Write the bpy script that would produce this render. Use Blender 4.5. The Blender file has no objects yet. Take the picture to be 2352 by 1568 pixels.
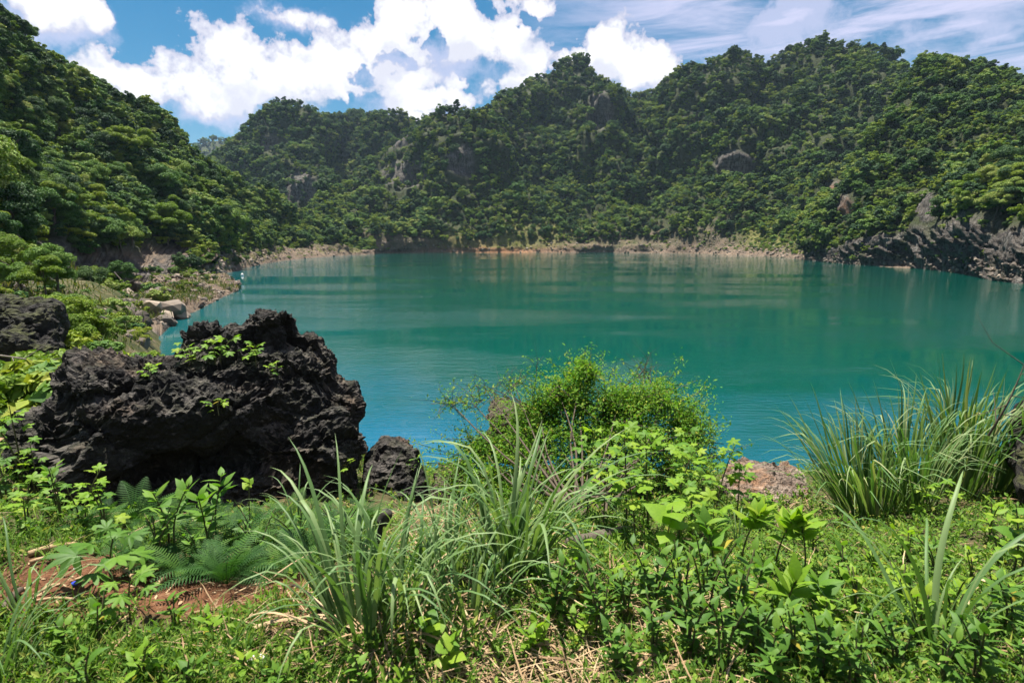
import bpy, math, random
import numpy as np
from mathutils import Vector, Matrix, Euler

random.seed(7)
RNG = np.random.default_rng(11)
SC = bpy.context.scene
COL = SC.collection
R = math.radians

# ------------------------------------------------------------------ camera
F = 1307.0            # focal length in units of a 2352-wide frame
PITCH = R(9.94)
EYE = 8.0
cam = bpy.data.cameras.new('camera')
cam_o = bpy.data.objects.new('camera', cam)
COL.objects.link(cam_o)
cam.sensor_width = 36.0
cam.lens = F / 2352 * 36.0
cam.clip_start = 0.05
cam.clip_end = 9000
cam.dof.use_dof = True
cam.dof.focus_distance = 9.0
cam.dof.aperture_fstop = 4.0
cam_o.location = (0, 0, EYE)
cam_o.rotation_euler = (R(90) - PITCH, 0, 0)
SC.camera = cam_o

# ------------------------------------------------------------------ light
SUN_AZ, SUN_EL = R(-34), R(73)      # azimuth from +Y towards +X
SV = Vector((math.sin(SUN_AZ) * math.cos(SUN_EL), math.cos(SUN_AZ) * math.cos(SUN_EL), math.sin(SUN_EL)))
sun = bpy.data.lights.new('sun', 'SUN')
sun.energy = 5.0
sun.angle = R(0.5)
sun.color = (1.0, 0.95, 0.86)
sun_o = bpy.data.objects.new('sun', sun)
COL.objects.link(sun_o)
sun_o.rotation_euler = (-SV).to_track_quat('-Z', 'Y').to_euler()

vs_ = SC.view_settings
vs_.view_transform = 'Standard'
vs_.look = 'None'
vs_.exposure = 1.36
vs_.gamma = 1.0
vs_.use_curve_mapping = False
SC.render.engine = 'CYCLES'
cy = SC.cycles
cy.use_denoising = True
cy.max_bounces = 5
cy.diffuse_bounces = 3
cy.glossy_bounces = 2
cy.transmission_bounces = 3
cy.transparent_max_bounces = 4
cy.volume_bounces = 0
cy.caustics_reflective = False
cy.caustics_refractive = False
cy.sample_clamp_indirect = 4.0
cy.use_adaptive_sampling = True
cy.adaptive_threshold = 0.015


# ------------------------------------------------------------------ picture <-> place
def raydir(px, py):
    u = (px - 1176.0) / F
    v = (784.0 - py) / F
    c, s = math.cos(PITCH), math.sin(PITCH)
    return np.array([u, c + v * s, -s + v * c])


def P(px, py, r):
    """point at horizontal distance r from the camera on the line of sight (px, py)"""
    d = raydir(px, py)
    t = r / math.hypot(d[0], d[1])
    return np.array([0, 0, EYE]) + d * t


def PF(px, py, y):
    """point at forward distance y from the camera on the line of sight (px, py)"""
    d = raydir(px, py)
    return np.array([0, 0, EYE]) + d * (y / d[1])


def pix(Q):
    Q = np.asarray(Q, float)
    x, y, z = Q[..., 0], Q[..., 1], Q[..., 2] - EYE
    c, s = math.cos(PITCH), math.sin(PITCH)
    fw = y * c - z * s
    up = y * s + z * c
    fw = np.where(fw < 0.01, 0.01, fw)
    return 1176 + F * x / fw, 784 - F * up / fw, fw


def azel(px, py):
    d = raydir(px, py)
    return math.atan2(d[0], d[1]), math.asin(d[2] / np.linalg.norm(d))


# ------------------------------------------------------------------ world: sky with clouds
W = bpy.data.worlds.new('World')
SC.world = W
W.use_nodes = True
wn, wl = W.node_tree.nodes, W.node_tree.links
wn.clear()


class NB:
    """small node-building helper"""

    def __init__(self, tree):
        self.t, self.n, self.l = tree, tree.nodes, tree.links

    def new(self, typ, **kw):
        nd = self.n.new(typ)
        for k, v in kw.items():
            setattr(nd, k, v)
        return nd

    def put(self, sock, v):
        if isinstance(v, bpy.types.NodeSocket):
            self.l.new(v, sock)
        elif v is not None:
            sock.default_value = v

    def math(self, op, a, b=None, c=None, clamp=False):
        nd = self.new('ShaderNodeMath', operation=op, use_clamp=clamp)
        for i, v in enumerate((a, b, c)):
            self.put(nd.inputs[i], v)
        return nd.outputs[0]

    def vmath(self, op, a, b=None):
        nd = self.new('ShaderNodeVectorMath', operation=op)
        self.put(nd.inputs[0], a)
        if b is not None:
            self.put(nd.inputs[1], b)
        return nd.outputs['Value'] if op in ('LENGTH', 'DOT_PRODUCT', 'DISTANCE') else nd.outputs[0]

    def noise(self, vec, scale, detail=4, rough=0.55, dist=0.0, out=0, typ=None):
        nd = self.new('ShaderNodeTexNoise')
        if typ:
            nd.noise_type = typ
        self.put(nd.inputs['Vector'], vec)
        nd.inputs['Scale'].default_value = scale
        nd.inputs['Detail'].default_value = detail
        nd.inputs['Roughness'].default_value = rough
        nd.inputs['Distortion'].default_value = dist
        return nd.outputs[out]

    def voro(self, vec, scale, feature='F1', out='Distance', rand=1.0):
        nd = self.new('ShaderNodeTexVoronoi', feature=feature)
        self.put(nd.inputs['Vector'], vec)
        nd.inputs['Scale'].default_value = scale
        nd.inputs['Randomness'].default_value = rand
        return nd.outputs[out]

    def ramp(self, fac, stops, interp='LINEAR'):
        nd = self.new('ShaderNodeValToRGB')
        cr = nd.color_ramp
        cr.interpolation = interp
        while len(cr.elements) < len(stops):
            cr.elements.new(0.5)
        for e, (p, c) in zip(cr.elements, stops):
            e.position = p
            e.color = (*c, 1) if len(c) == 3 else c
        self.put(nd.inputs[0], fac)
        return nd.outputs[0]

    def smooth(self, v, a, b, lo=0.0, hi=1.0):
        nd = self.new('ShaderNodeMapRange', interpolation_type='SMOOTHSTEP')
        self.put(nd.inputs['Value'], v)
        nd.inputs['From Min'].default_value = a
        nd.inputs['From Max'].default_value = b
        nd.inputs['To Min'].default_value = lo
        nd.inputs['To Max'].default_value = hi
        return nd.outputs[0]

    def mix(self, fac, a, b, blend='MIX'):
        nd = self.new('ShaderNodeMix', data_type='RGBA', blend_type=blend)
        self.put(nd.inputs[0], fac)
        self.put(nd.inputs[6], (*a, 1) if isinstance(a, tuple) and len(a) == 3 else a)
        self.put(nd.inputs[7], (*b, 1) if isinstance(b, tuple) and len(b) == 3 else b)
        return nd.outputs[2]

    def mapping(self, vec, loc=(0, 0, 0), rot=(0, 0, 0), scale=(1, 1, 1)):
        nd = self.new('ShaderNodeMapping')
        self.put(nd.inputs['Vector'], vec)
        nd.inputs['Location'].default_value = loc
        nd.inputs['Rotation'].default_value = rot
        nd.inputs['Scale'].default_value = scale
        return nd.outputs[0]


def build_world():
    b = NB(W.node_tree)
    STR = 0.050
    out = b.new('ShaderNodeOutputWorld')
    bg = b.new('ShaderNodeBackground')
    bg.inputs['Strength'].default_value = STR
    sky = b.new('ShaderNodeTexSky')
    sky.sky_type = 'NISHITA'
    sky.sun_disc = False
    sky.sun_elevation = SUN_EL
    sky.sun_rotation = SUN_AZ
    sky.air_density = 1.0
    sky.dust_density = 0.4
    sky.ozone_density = 2.0
    sky.altitude = 200
    tc = b.new('ShaderNodeTexCoord')
    d = tc.outputs['Generated']
    sep = b.new('ShaderNodeSeparateXYZ')
    b.put(sep.inputs[0], d)
    az = b.math('ARCTAN2', sep.outputs[0], sep.outputs[1])
    el = b.math('ARCSINE', sep.outputs[2])
    cmb = b.new('ShaderNodeCombineXYZ')
    b.put(cmb.inputs[0], az)
    b.put(cmb.inputs[1], el)
    ae = cmb.outputs[0]
    wob = b.vmath('MULTIPLY', b.vmath('SUBTRACT', b.noise(d, 7.0, 5, 0.65, out=1), (0.5, 0.5, 0.5)), (0.20, 0.13, 0.0))
    aew = b.vmath('ADD', ae, wob)

    upv = b.vmath('ADD', aew, (0.012, 0.055, 0.0))

    def blob(px, py, rx, ry, w=1.0, vec=None):
        a, e = azel(px, py)
        a2, _ = azel(px + rx, py)
        _, e2 = azel(px, py - ry)
        v = b.vmath('SUBTRACT', vec or aew, (a, e, 0))
        v = b.vmath('MULTIPLY', v, (1 / abs(a2 - a), 1 / abs(e2 - e), 0))
        ln = b.vmath('LENGTH', v)
        return b.math('MULTIPLY_ADD', ln, -w, w)       # w*(1-len)

    def union(lst, vec=None):
        r = blob(*lst[0], vec=vec)
        for t in lst[1:]:
            nd = b.math('SMOOTH_MAX', r, blob(*t, vec=vec), 0.12)
            r = nd
        return r

    WHITE = [(215, 178, 110, 48), (330, 200, 130, 62), (450, 195, 110, 85), (560, 125, 115, 100), (650, 165, 120, 90),
                   (560, 205, 165, 62), (765, 165, 120, 78), (865, 125, 125, 90), (905, 65, 85, 75), (1045, 75, 115, 105),
                   (1130, 85, 120, 95), (1215, 15, 75, 65), (1190, 135, 80, 75), (930, 205, 95, 62), (1170, 200, 60, 48),
                   (1010, 235, 110, 34), (758, 216, 34, 28), (1060, 205, 50, 26), (970, 270, 40, 22),
                   (1425, 118, 90, 70), (1490, 152, 75, 62), (1400, 165, 60, 62), (1300, 150, 75, 28),
                   (130, 12, 105, 62), (195, 25, 62, 66), (690, 42, 90, 24, .5)]
    white = union(WHITE)
    above = union(WHITE, upv)
    holes = union([(895, 152, 62, 20, .9), (992, 122, 30, 42, .9), (1085, 180, 40, 28, .8), (820, 178, 45, 22, .8), (1180, 40, 22, 40, .5), (820, 230, 60, 26, .7)])
    veil = union([(110, 60, 150, 75, .8), (480, 250, 190, 45, .8), (960, 250, 150, 40, .8), (680, 45, 120, 40, .7), (1000, 180, 260, 70, .6), (330, 235, 150, 30, .7), (1815, 50, 110, 44, 1.3), (1800, 90, 220, 60, .6), (2250, 60, 200, 60, .7)])
    n1 = b.noise(d, 10.0, 8, 0.62)
    n2 = b.noise(d, 34.0, 5, 0.6)
    nn = b.math('ADD', b.math('MULTIPLY_ADD', n1, 2.3, -1.15), b.math('MULTIPLY_ADD', n2, 1.05, -0.525))
    holes = b.math('MAXIMUM', holes, 0.0)
    dens = b.math('ADD', b.math('SUBTRACT', white, b.math('MULTIPLY', holes, 1.5)), nn)
    # clouds go on beyond the frame
    gen = b.math('MULTIPLY_ADD', b.noise(d, 2.3, 6, 0.6), 3.2, -1.75)
    inside = b.math('MULTIPLY', b.math('MULTIPLY', b.smooth(az, -1.0, -0.8), b.smooth(az, 1.0, 0.8)), b.smooth(el, 0.56, 0.44))
    gen = b.math('SUBTRACT', gen, b.math('MULTIPLY', inside, 4.0))
    dens = b.math('MAXIMUM', dens, gen)
    over = b.math('SUBTRACT', b.math('ADD', b.math('SUBTRACT', above, b.math('MULTIPLY', holes, 0.6)), b.math('MULTIPLY', nn, 0.8)), b.math('MULTIPLY', white, 0.35))
    shade = b.smooth(over, -0.05, 0.55)
    mr = b.new('ShaderNodeMapRange', interpolation_type='SMOOTHSTEP')
    b.put(mr.inputs['Value'], dens)
    mr.inputs['From Min'].default_value = -0.05
    b.put(mr.inputs['From Max'], b.math('MULTIPLY_ADD', shade, 0.34, 0.12))
    m = mr.outputs[0]
    veil = b.smooth(b.math('ADD', veil, b.math('MULTIPLY', nn, 0.9)), -0.15, 0.55, 0.0, 0.75)
    # cirrus
    rot = b.mapping(ae, rot=(0, 0, R(-20)), scale=(1.6, 9.0, 1))
    ci = b.noise(rot, 2.6, 7, 0.62, 0.5)
    side = b.smooth(az, -0.08, 0.3)
    ci = b.math('MULTIPLY', b.smooth(ci, 0.34, 0.66), b.math('MULTIPLY', side, 1.0))
    ci2 = b.math('MAXIMUM', b.math('MULTIPLY', b.smooth(union([(1790, 70, 190, 70), (2230, 75, 330, 60), (1760, 120, 200, 40)]), 0.0, 0.9), b.smooth(b.noise(rot, 4, 6, .6, .3), .3, .65)), 0.0)
    ci = b.math('MAXIMUM', ci, ci2)
    thin = b.math('MAXIMUM', veil, ci)
    k = 1.0 / STR
    # saturate the clear sky a little as the photograph does
    hs = b.new('ShaderNodeHueSaturation')
    hs.inputs['Hue'].default_value = 0.485
    hs.inputs['Saturation'].default_value = 1.5
    hs.inputs['Value'].default_value = 0.76
    b.put(hs.inputs['Color'], sky.outputs[0])
    c = b.mix(b.math('MULTIPLY', thin, 0.85), hs.outputs[0], (0.31 * k, 0.305 * k, 0.40 * k))
    core = b.smooth(dens, 0.02, 0.5)
    lit = b.math('MULTIPLY', core, b.math('MULTIPLY_ADD', shade, -0.62, 1.0))
    cc = b.mix(lit, (0.25 * k, 0.255 * k, 0.32 * k), (0.44 * k, 0.44 * k, 0.445 * k))
    c = b.mix(m, c, cc)
    b.put(bg.inputs['Color'], c)
    b.l.new(bg.outputs[0], out.inputs['Surface'])
    W.cycles.sampling_method = 'MANUAL'
    W.cycles.sample_map_resolution = 512


build_world()

# ------------------------------------------------------------------ noise in numpy
_perm = np.random.default_rng(3).permutation(256)
_perm = np.concatenate([_perm, _perm, _perm])
_grad = np.random.default_rng(4).normal(size=(256, 3))
_grad /= np.linalg.norm(_grad, axis=1)[:, None]


def pnoise(p):
    p = np.asarray(p, float)
    i = np.floor(p).astype(int)
    f = p - i
    u = f * f * f * (f * (f * 6 - 15) + 10)
    i &= 255
    res = 0
    for dx in (0, 1):
        wx = u[..., 0] if dx else 1 - u[..., 0]
        for dy in (0, 1):
            wy = u[..., 1] if dy else 1 - u[..., 1]
            for dz in (0, 1):
                wz = u[..., 2] if dz else 1 - u[..., 2]
                h = _perm[_perm[_perm[i[..., 0] + dx] + i[..., 1] + dy] + i[..., 2] + dz]
                g = _grad[h]
                dot = g[..., 0] * (f[..., 0] - dx) + g[..., 1] * (f[..., 1] - dy) + g[..., 2] * (f[..., 2] - dz)
                res = res + wx * wy * wz * dot
    return res * 1.5


def fbm(p, oct=4, gain=0.5, lac=2.03):
    a, s, r = 1.0, 1.0, 0
    p = np.asarray(p, float)
    for k in range(oct):
        r = r + a * pnoise(p * s + 17.3 * k)
        a *= gain
        s *= lac
    return r


def ridged(p, oct=4, gain=0.5, lac=2.1):
    a, s, r = 1.0, 1.0, 0
    p = np.asarray(p, float)
    for k in range(oct):
        r = r + a * (1 - np.abs(pnoise(p * s + 9.1 * k)) * 2)
        a *= gain
        s *= lac
    return r


def worley(p):
    """F1, F2-F1 and the id of the nearest cell"""
    p = np.asarray(p, float)
    i = np.floor(p).astype(int)
    f1 = np.full(p.shape[:-1], 9.0)
    f2 = np.full(p.shape[:-1], 9.0)
    cid = np.zeros(p.shape[:-1], int)
    for dx in (-1, 0, 1):
        for dy in (-1, 0, 1):
            for dz in (-1, 0, 1):
                c = i + np.array([dx, dy, dz])
                h = _perm[_perm[_perm[c[..., 0] & 255] + (c[..., 1] & 255)] + (c[..., 2] & 255)]
                o = c + 0.5 + 0.45 * _grad[h]
                d = np.linalg.norm(p - o, axis=-1)
                near = d < f1
                f2 = np.where(near, f1, np.minimum(f2, d))
                cid = np.where(near, h, cid)
                f1 = np.where(near, d, f1)
    return f1, f2 - f1, cid


def crom(A, t):
    """Catmull-Rom through A (first axis) at parameters t"""
    n = len(A)
    t = np.clip(t, 0, n - 1 - 1e-6)
    i = np.floor(t).astype(int)
    f = (t - i).reshape((-1,) + (1,) * (A.ndim - 1))
    g = lambda k: A[np.clip(k, 0, n - 1)]
    p0, p1, p2, p3 = g(i - 1), g(i), g(i + 1), g(i + 2)
    return 0.5 * (2 * p1 + (p2 - p0) * f + (2 * p0 - 5 * p1 + 4 * p2 - p3) * f ** 2 + (3 * p1 - p0 - 3 * p2 + p3) * f ** 3)


# ------------------------------------------------------------------ mesh helpers
def mesh_np(name, V, Fq, mats=(), smooth=False, attrs=None):
    """V (n,3); Fq an int array (m,3 or 4) or a list of such arrays"""
    V = np.asarray(V, np.float32)
    Fl = [np.asarray(a, np.int32) for a in (Fq if isinstance(Fq, list) else [Fq])]
    Fl = [a for a in Fl if len(a)]
    if not Fl:
        me = bpy.data.meshes.new(name)
        me.vertices.add(len(V))
        me.vertices.foreach_set('co', V.ravel())
        return me
    me = bpy.data.meshes.new(name)
    me.vertices.add(len(V))
    me.vertices.foreach_set('co', V.ravel())
    nl = sum(a.size for a in Fl)
    nf = sum(len(a) for a in Fl)
    me.loops.add(nl)
    me.loops.foreach_set('vertex_index', np.concatenate([a.ravel() for a in Fl]))
    me.polygons.add(nf)
    tot = np.concatenate([np.full(len(a), a.shape[1], np.int32) for a in Fl])
    st = np.concatenate([[0], np.cumsum(tot)[:-1]]).astype(np.int32)
    me.polygons.foreach_set('loop_start', st)
    me.polygons.foreach_set('loop_total', tot)
    me.polygons.foreach_set('use_smooth', np.full(nf, smooth, bool))
    me.update(calc_edges=True)
    for m in mats:
        me.materials.append(m)
    for k, a in (attrs or {}).items():
        at = me.attributes.new(k, 'FLOAT', 'POINT')
        at.data.foreach_set('value', np.asarray(a, np.float32).ravel())
    return me


def obj(name, data, parent=None, loc=None, rot=None, scale=None):
    o = bpy.data.objects.new(name, data)
    COL.objects.link(o)
    if parent is not None:
        o.parent = parent
    if loc is not None:
        o.location = loc
    if rot is not None:
        o.rotation_euler = rot
    if scale is not None:
        o.scale = (scale,) * 3 if isinstance(scale, (int, float)) else scale
    return o


def tag(o, label=None, cat=None, group=None, kind=None):
    if label:
        o['label'] = label
    if cat:
        o['category'] = cat
    if group:
        o['group'] = group
    if kind:
        o['kind'] = kind
    return o


def grid_faces(nu, nv, wrap=False):
    a = np.arange(nu * nv).reshape(nu, nv)
    if wrap:
        a = np.concatenate([a, a[:1]], 0)
    return np.stack([a[:-1, :-1], a[1:, :-1], a[1:, 1:], a[:-1, 1:]], -1).reshape(-1, 4)


def normals_grid(G):
    du = np.gradient(G, axis=0)
    dv = np.gradient(G, axis=1)
    n = np.cross(du, dv)
    n /= np.linalg.norm(n, axis=-1, keepdims=True) + 1e-9
    return n


def tube(path, rad, sides=6):
    """vertices and quads of a tube along a path"""
    path = np.asarray(path, float)
    n = len(path)
    rad = np.broadcast_to(rad, (n,))
    t = np.gradient(path, axis=0)
    t /= np.linalg.norm(t, axis=1, keepdims=True) + 1e-9
    ref = np.array([0.31, 0.17, 0.94]) if abs(t[0, 2]) < 0.9 else np.array([1.0, 0.1, 0])
    a = np.cross(t, ref)
    a /= np.linalg.norm(a, axis=1, keepdims=True) + 1e-9
    c = np.cross(t, a)
    ang = np.linspace(0, 2 * np.pi, sides, endpoint=False)
    V = path[:, None] + rad[:, None, None] * (np.cos(ang)[None, :, None] * a[:, None] + np.sin(ang)[None, :, None] * c[:, None])
    idx = np.arange(n * sides).reshape(n, sides)
    nx = np.roll(idx, -1, 1)
    Fq = np.stack([idx[:-1], nx[:-1], nx[1:], idx[1:]], -1).reshape(-1, 4)
    return V.reshape(-1, 3), Fq


def join(parts):
    Vs, Fs, k = [], [], 0
    for V, Fq in parts:
        Vs.append(V)
        Fs.append(np.asarray(Fq) + k)
        k += len(V)
    w = {}
    for f in Fs:
        w.setdefault(f.shape[1], []).append(f)
    return np.concatenate(Vs), [np.concatenate(x) for x in w.values()]


def rotz(a):
    c, s = math.cos(a), math.sin(a)
    return np.array([[c, -s, 0], [s, c, 0], [0, 0, 1]])


def euler_np(E):
    """(n,3) XYZ euler -> (n,3,3)"""
    cx, cy_, cz = np.cos(E).T
    sx, sy, sz = np.sin(E).T
    M = np.empty((len(E), 3, 3))
    M[:, 0, 0] = cy_ * cz
    M[:, 0, 1] = sx * sy * cz - cx * sz
    M[:, 0, 2] = cx * sy * cz + sx * sz
    M[:, 1, 0] = cy_ * sz
    M[:, 1, 1] = sx * sy * sz + cx * cz
    M[:, 1, 2] = cx * sy * sz - sx * cz
    M[:, 2, 0] = -sy
    M[:, 2, 1] = sx * cy_
    M[:, 2, 2] = cx * cy_
    return M


def scatter(tmpl, loc, eul, scl):
    """copies of one template mesh (V, F) merged into one"""
    V, Fq = tmpl
    Fs = Fq if isinstance(Fq, list) else [Fq]
    n = len(loc)
    M = euler_np(np.asarray(eul))
    A = np.einsum('nij,vj->nvi', M, V) * np.asarray(scl).reshape(n, 1, -1) + np.asarray(loc)[:, None]
    off = (np.arange(n) * len(V))[:, None, None]
    return A.reshape(-1, 3), [(f[None] + off).reshape(-1, f.shape[1]) for f in Fs]


def merge(lst):
    Vs, by, k = [], {}, 0
    for V, Fs in lst:
        Vs.append(V)
        for f in (Fs if isinstance(Fs, list) else [Fs]):
            by.setdefault(f.shape[1], []).append(f + k)
        k += len(V)
    return np.concatenate(Vs), [np.concatenate(x) for x in by.values()]


# ------------------------------------------------------------------ materials
def newmat(name):
    m = bpy.data.materials.new(name)
    m.use_nodes = True
    m.node_tree.nodes.clear()
    return m, NB(m.node_tree)


def leafmat(name, stops, trans=0.35, rough=0.5, spec=0.35, objw=0.6, tint=(1.1, 1.25, 0.45), veins=0.0):
    m, b = newmat(name)
    oi = b.new('ShaderNodeObjectInfo')
    ge = b.new('ShaderNodeNewGeometry')
    f = b.math('ADD', b.math('MULTIPLY', oi.outputs['Random'], objw), b.math('MULTIPLY', ge.outputs['Random Per Island'], 1 - objw))
    c = b.ramp(f, stops)
    if veins:
        tc = b.new('ShaderNodeTexCoord')
        n = b.noise(tc.outputs['Object'], veins, 3, 0.6)
        c = b.mix(b.smooth(n, 0.35, 0.7, 0, 0.45), c, b.mix(1.0, c, (1.45, 1.35, 1.1), 'MULTIPLY'))
    out = b.new('ShaderNodeOutputMaterial')
    p = b.new('ShaderNodeBsdfPrincipled')
    b.put(p.inputs['Base Color'], c)
    p.inputs['Roughness'].default_value = rough + 0.12
    p.inputs['Specular IOR Level'].default_value = spec * 0.45
    t = b.new('ShaderNodeBsdfTranslucent')
    b.put(t.inputs['Color'], b.mix(1.0, c, tint, 'MULTIPLY'))
    mx = b.new('ShaderNodeMixShader')
    mx.inputs[0].default_value = trans
    b.l.new(p.outputs[0], mx.inputs[1])
    b.l.new(t.outputs[0], mx.inputs[2])
    b.l.new(mx.outputs[0], out.inputs[0])
    return m


def simplemat(name, stops, scale=6.0, rough=0.8, bump=0.0, bscale=20.0, spec=0.3, coord='Object', vscale=(1, 1, 1), isl=0.0):
    m, b = newmat(name)
    tc = b.new('ShaderNodeTexCoord')
    v = b.mapping(tc.outputs[coord], scale=vscale)
    f = b.noise(v, scale, 6, 0.62)
    if isl:
        ge = b.new('ShaderNodeNewGeometry')
        oi = b.new('ShaderNodeObjectInfo')
        rr = b.math('FRACT', b.math('ADD', ge.outputs['Random Per Island'], oi.outputs['Random']))
        f = b.math('ADD', b.math('MULTIPLY', f, 1 - isl), b.math('MULTIPLY', rr, isl))
    c = b.ramp(f, stops)
    out = b.new('ShaderNodeOutputMaterial')
    p = b.new('ShaderNodeBsdfPrincipled')
    b.put(p.inputs['Base Color'], c)
    p.inputs['Roughness'].default_value = rough
    p.inputs['Specular IOR Level'].default_value = spec
    if bump:
        bp = b.new('ShaderNodeBump')
        bp.inputs['Strength'].default_value = bump
        bp.inputs['Distance'].default_value = 0.05
        b.put(bp.inputs['Height'], b.noise(v, bscale, 6, 0.65))
        b.l.new(bp.outputs[0], p.inputs['Normal'])
    b.l.new(p.outputs[0], out.inputs[0])
    return m


M = {}
M['tree'] = leafmat('tree_leaves', [(0.08, (0.026, 0.080, 0.022)), (0.3, (0.072, 0.155, 0.031)), (0.52, (0.135, 0.225, 0.040)), (0.75, (0.215, 0.285, 0.056)), (0.95, (0.29, 0.285, 0.085))], trans=0.17, objw=0.7)
M['tree_dark'] = leafmat('dark_tree_leaves', [(0.05, (0.018, 0.052, 0.020)), (0.5, (0.040, 0.092, 0.026)), (0.95, (0.085, 0.14, 0.034))], trans=0.15, objw=0.6)
M['tree_bright'] = leafmat('bright_tree_leaves', [(0.05, (0.09, 0.165, 0.018)), (0.5, (0.165, 0.24, 0.025)), (0.95, (0.27, 0.285, 0.04))], trans=0.26, objw=0.5)
M['bark'] = simplemat('bark', [(0.3, (0.05, 0.04, 0.03)), (0.7, (0.16, 0.13, 0.10))], 3.0, 0.9, 0.5, 12, vscale=(3, 3, 0.6))
M['lemon'] = leafmat('long_grass_blades', [(0.0, (0.05, 0.115, 0.030)), (0.5, (0.11, 0.19, 0.060)), (0.9, (0.20, 0.275, 0.11)), (1.0, (0.30, 0.28, 0.10))], trans=0.28, rough=0.38, spec=0.55, objw=0.8)
M['lemon_pale'] = leafmat('pale_grass_blades', [(0.0, (0.045, 0.115, 0.028)), (0.45, (0.10, 0.185, 0.052)), (0.85, (0.22, 0.28, 0.125)), (0.97, (0.30, 0.27, 0.12)), (1.0, (0.34, 0.22, 0.09))], trans=0.3, rough=0.4, spec=0.5, objw=0.85)
M['dark_leaf'] = leafmat('dark_green_leaf', [(0.0, (0.032, 0.09, 0.012)), (0.6, (0.070, 0.155, 0.020)), (1.0, (0.125, 0.215, 0.028))], trans=0.3, rough=0.42, spec=0.45, objw=0.7, veins=14)
M['mid_leaf'] = leafmat('green_leaf', [(0.0, (0.05, 0.125, 0.016)), (0.6, (0.095, 0.20, 0.024)), (1.0, (0.16, 0.26, 0.032))], trans=0.4, rough=0.42, spec=0.4, objw=0.7, veins=14)
M['bright_leaf'] = leafmat('bright_green_leaf', [(0.0, (0.10, 0.205, 0.018)), (0.6, (0.165, 0.285, 0.024)), (1.0, (0.25, 0.33, 0.034))], trans=0.45, rough=0.4, spec=0.4, objw=0.7, veins=12)
M['bush'] = leafmat('bush_leaves', [(0.0, (0.07, 0.175, 0.02)), (0.5, (0.13, 0.27, 0.028)), (0.85, (0.20, 0.32, 0.034)), (1.0, (0.32, 0.31, 0.05))], trans=0.42, objw=0.0)
M['cover'] = leafmat('ground_cover_leaves', [(0.0, (0.045, 0.11, 0.016)), (0.5, (0.11, 0.205, 0.026)), (0.9, (0.18, 0.27, 0.036)), (1.0, (0.28, 0.24, 0.06))], trans=0.35, objw=0.0)
M['yellow_leaf'] = leafmat('yellowing_leaf', [(0, (0.28, 0.26, 0.03)), (1, (0.4, 0.30, 0.04))], trans=0.4)
M['fern'] = leafmat('fern_green', [(0.0, (0.02, 0.065, 0.014)), (0.6, (0.045, 0.115, 0.022)), (1.0, (0.10, 0.19, 0.032))], trans=0.35, objw=0.8)
M['stem'] = simplemat('green_brown_stem', [(0.3, (0.05, 0.06, 0.02)), (0.7, (0.11, 0.09, 0.04))], 20, 0.7)
M['twig'] = simplemat('brown_twig', [(0.3, (0.04, 0.028, 0.018)), (0.7, (0.10, 0.075, 0.05))], 20, 0.8)
M['pale_twig'] = simplemat('grey_twig', [(0.3, (0.10, 0.085, 0.07)), (0.7, (0.24, 0.205, 0.17))], 12, 0.85)
M['straw'] = simplemat('dry_straw', [(0.1, (0.14, 0.085, 0.04)), (0.5, (0.30, 0.20, 0.105)), (0.95, (0.5, 0.37, 0.22))], 5, 0.75, isl=0.7)
M['bamboo'] = simplemat('dry_bamboo', [(0.3, (0.25, 0.15, 0.075)), (0.7, (0.42, 0.29, 0.16))], 6, 0.6, 0.3, 20, vscale=(1, 1, 1))
M['stone'] = simplemat('shore_stone', [(0.22, (0.05, 0.041, 0.034)), (0.5, (0.15, 0.12, 0.095)), (0.78, (0.31, 0.245, 0.185))], 0.9, 0.9, 0.6, 6, isl=0.45)
M['white'] = simplemat('white_plastic', [(0.3, (0.6, 0.58, 0.54)), (0.7, (0.8, 0.78, 0.74))], 30, 0.6, 0.3, 40)


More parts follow.
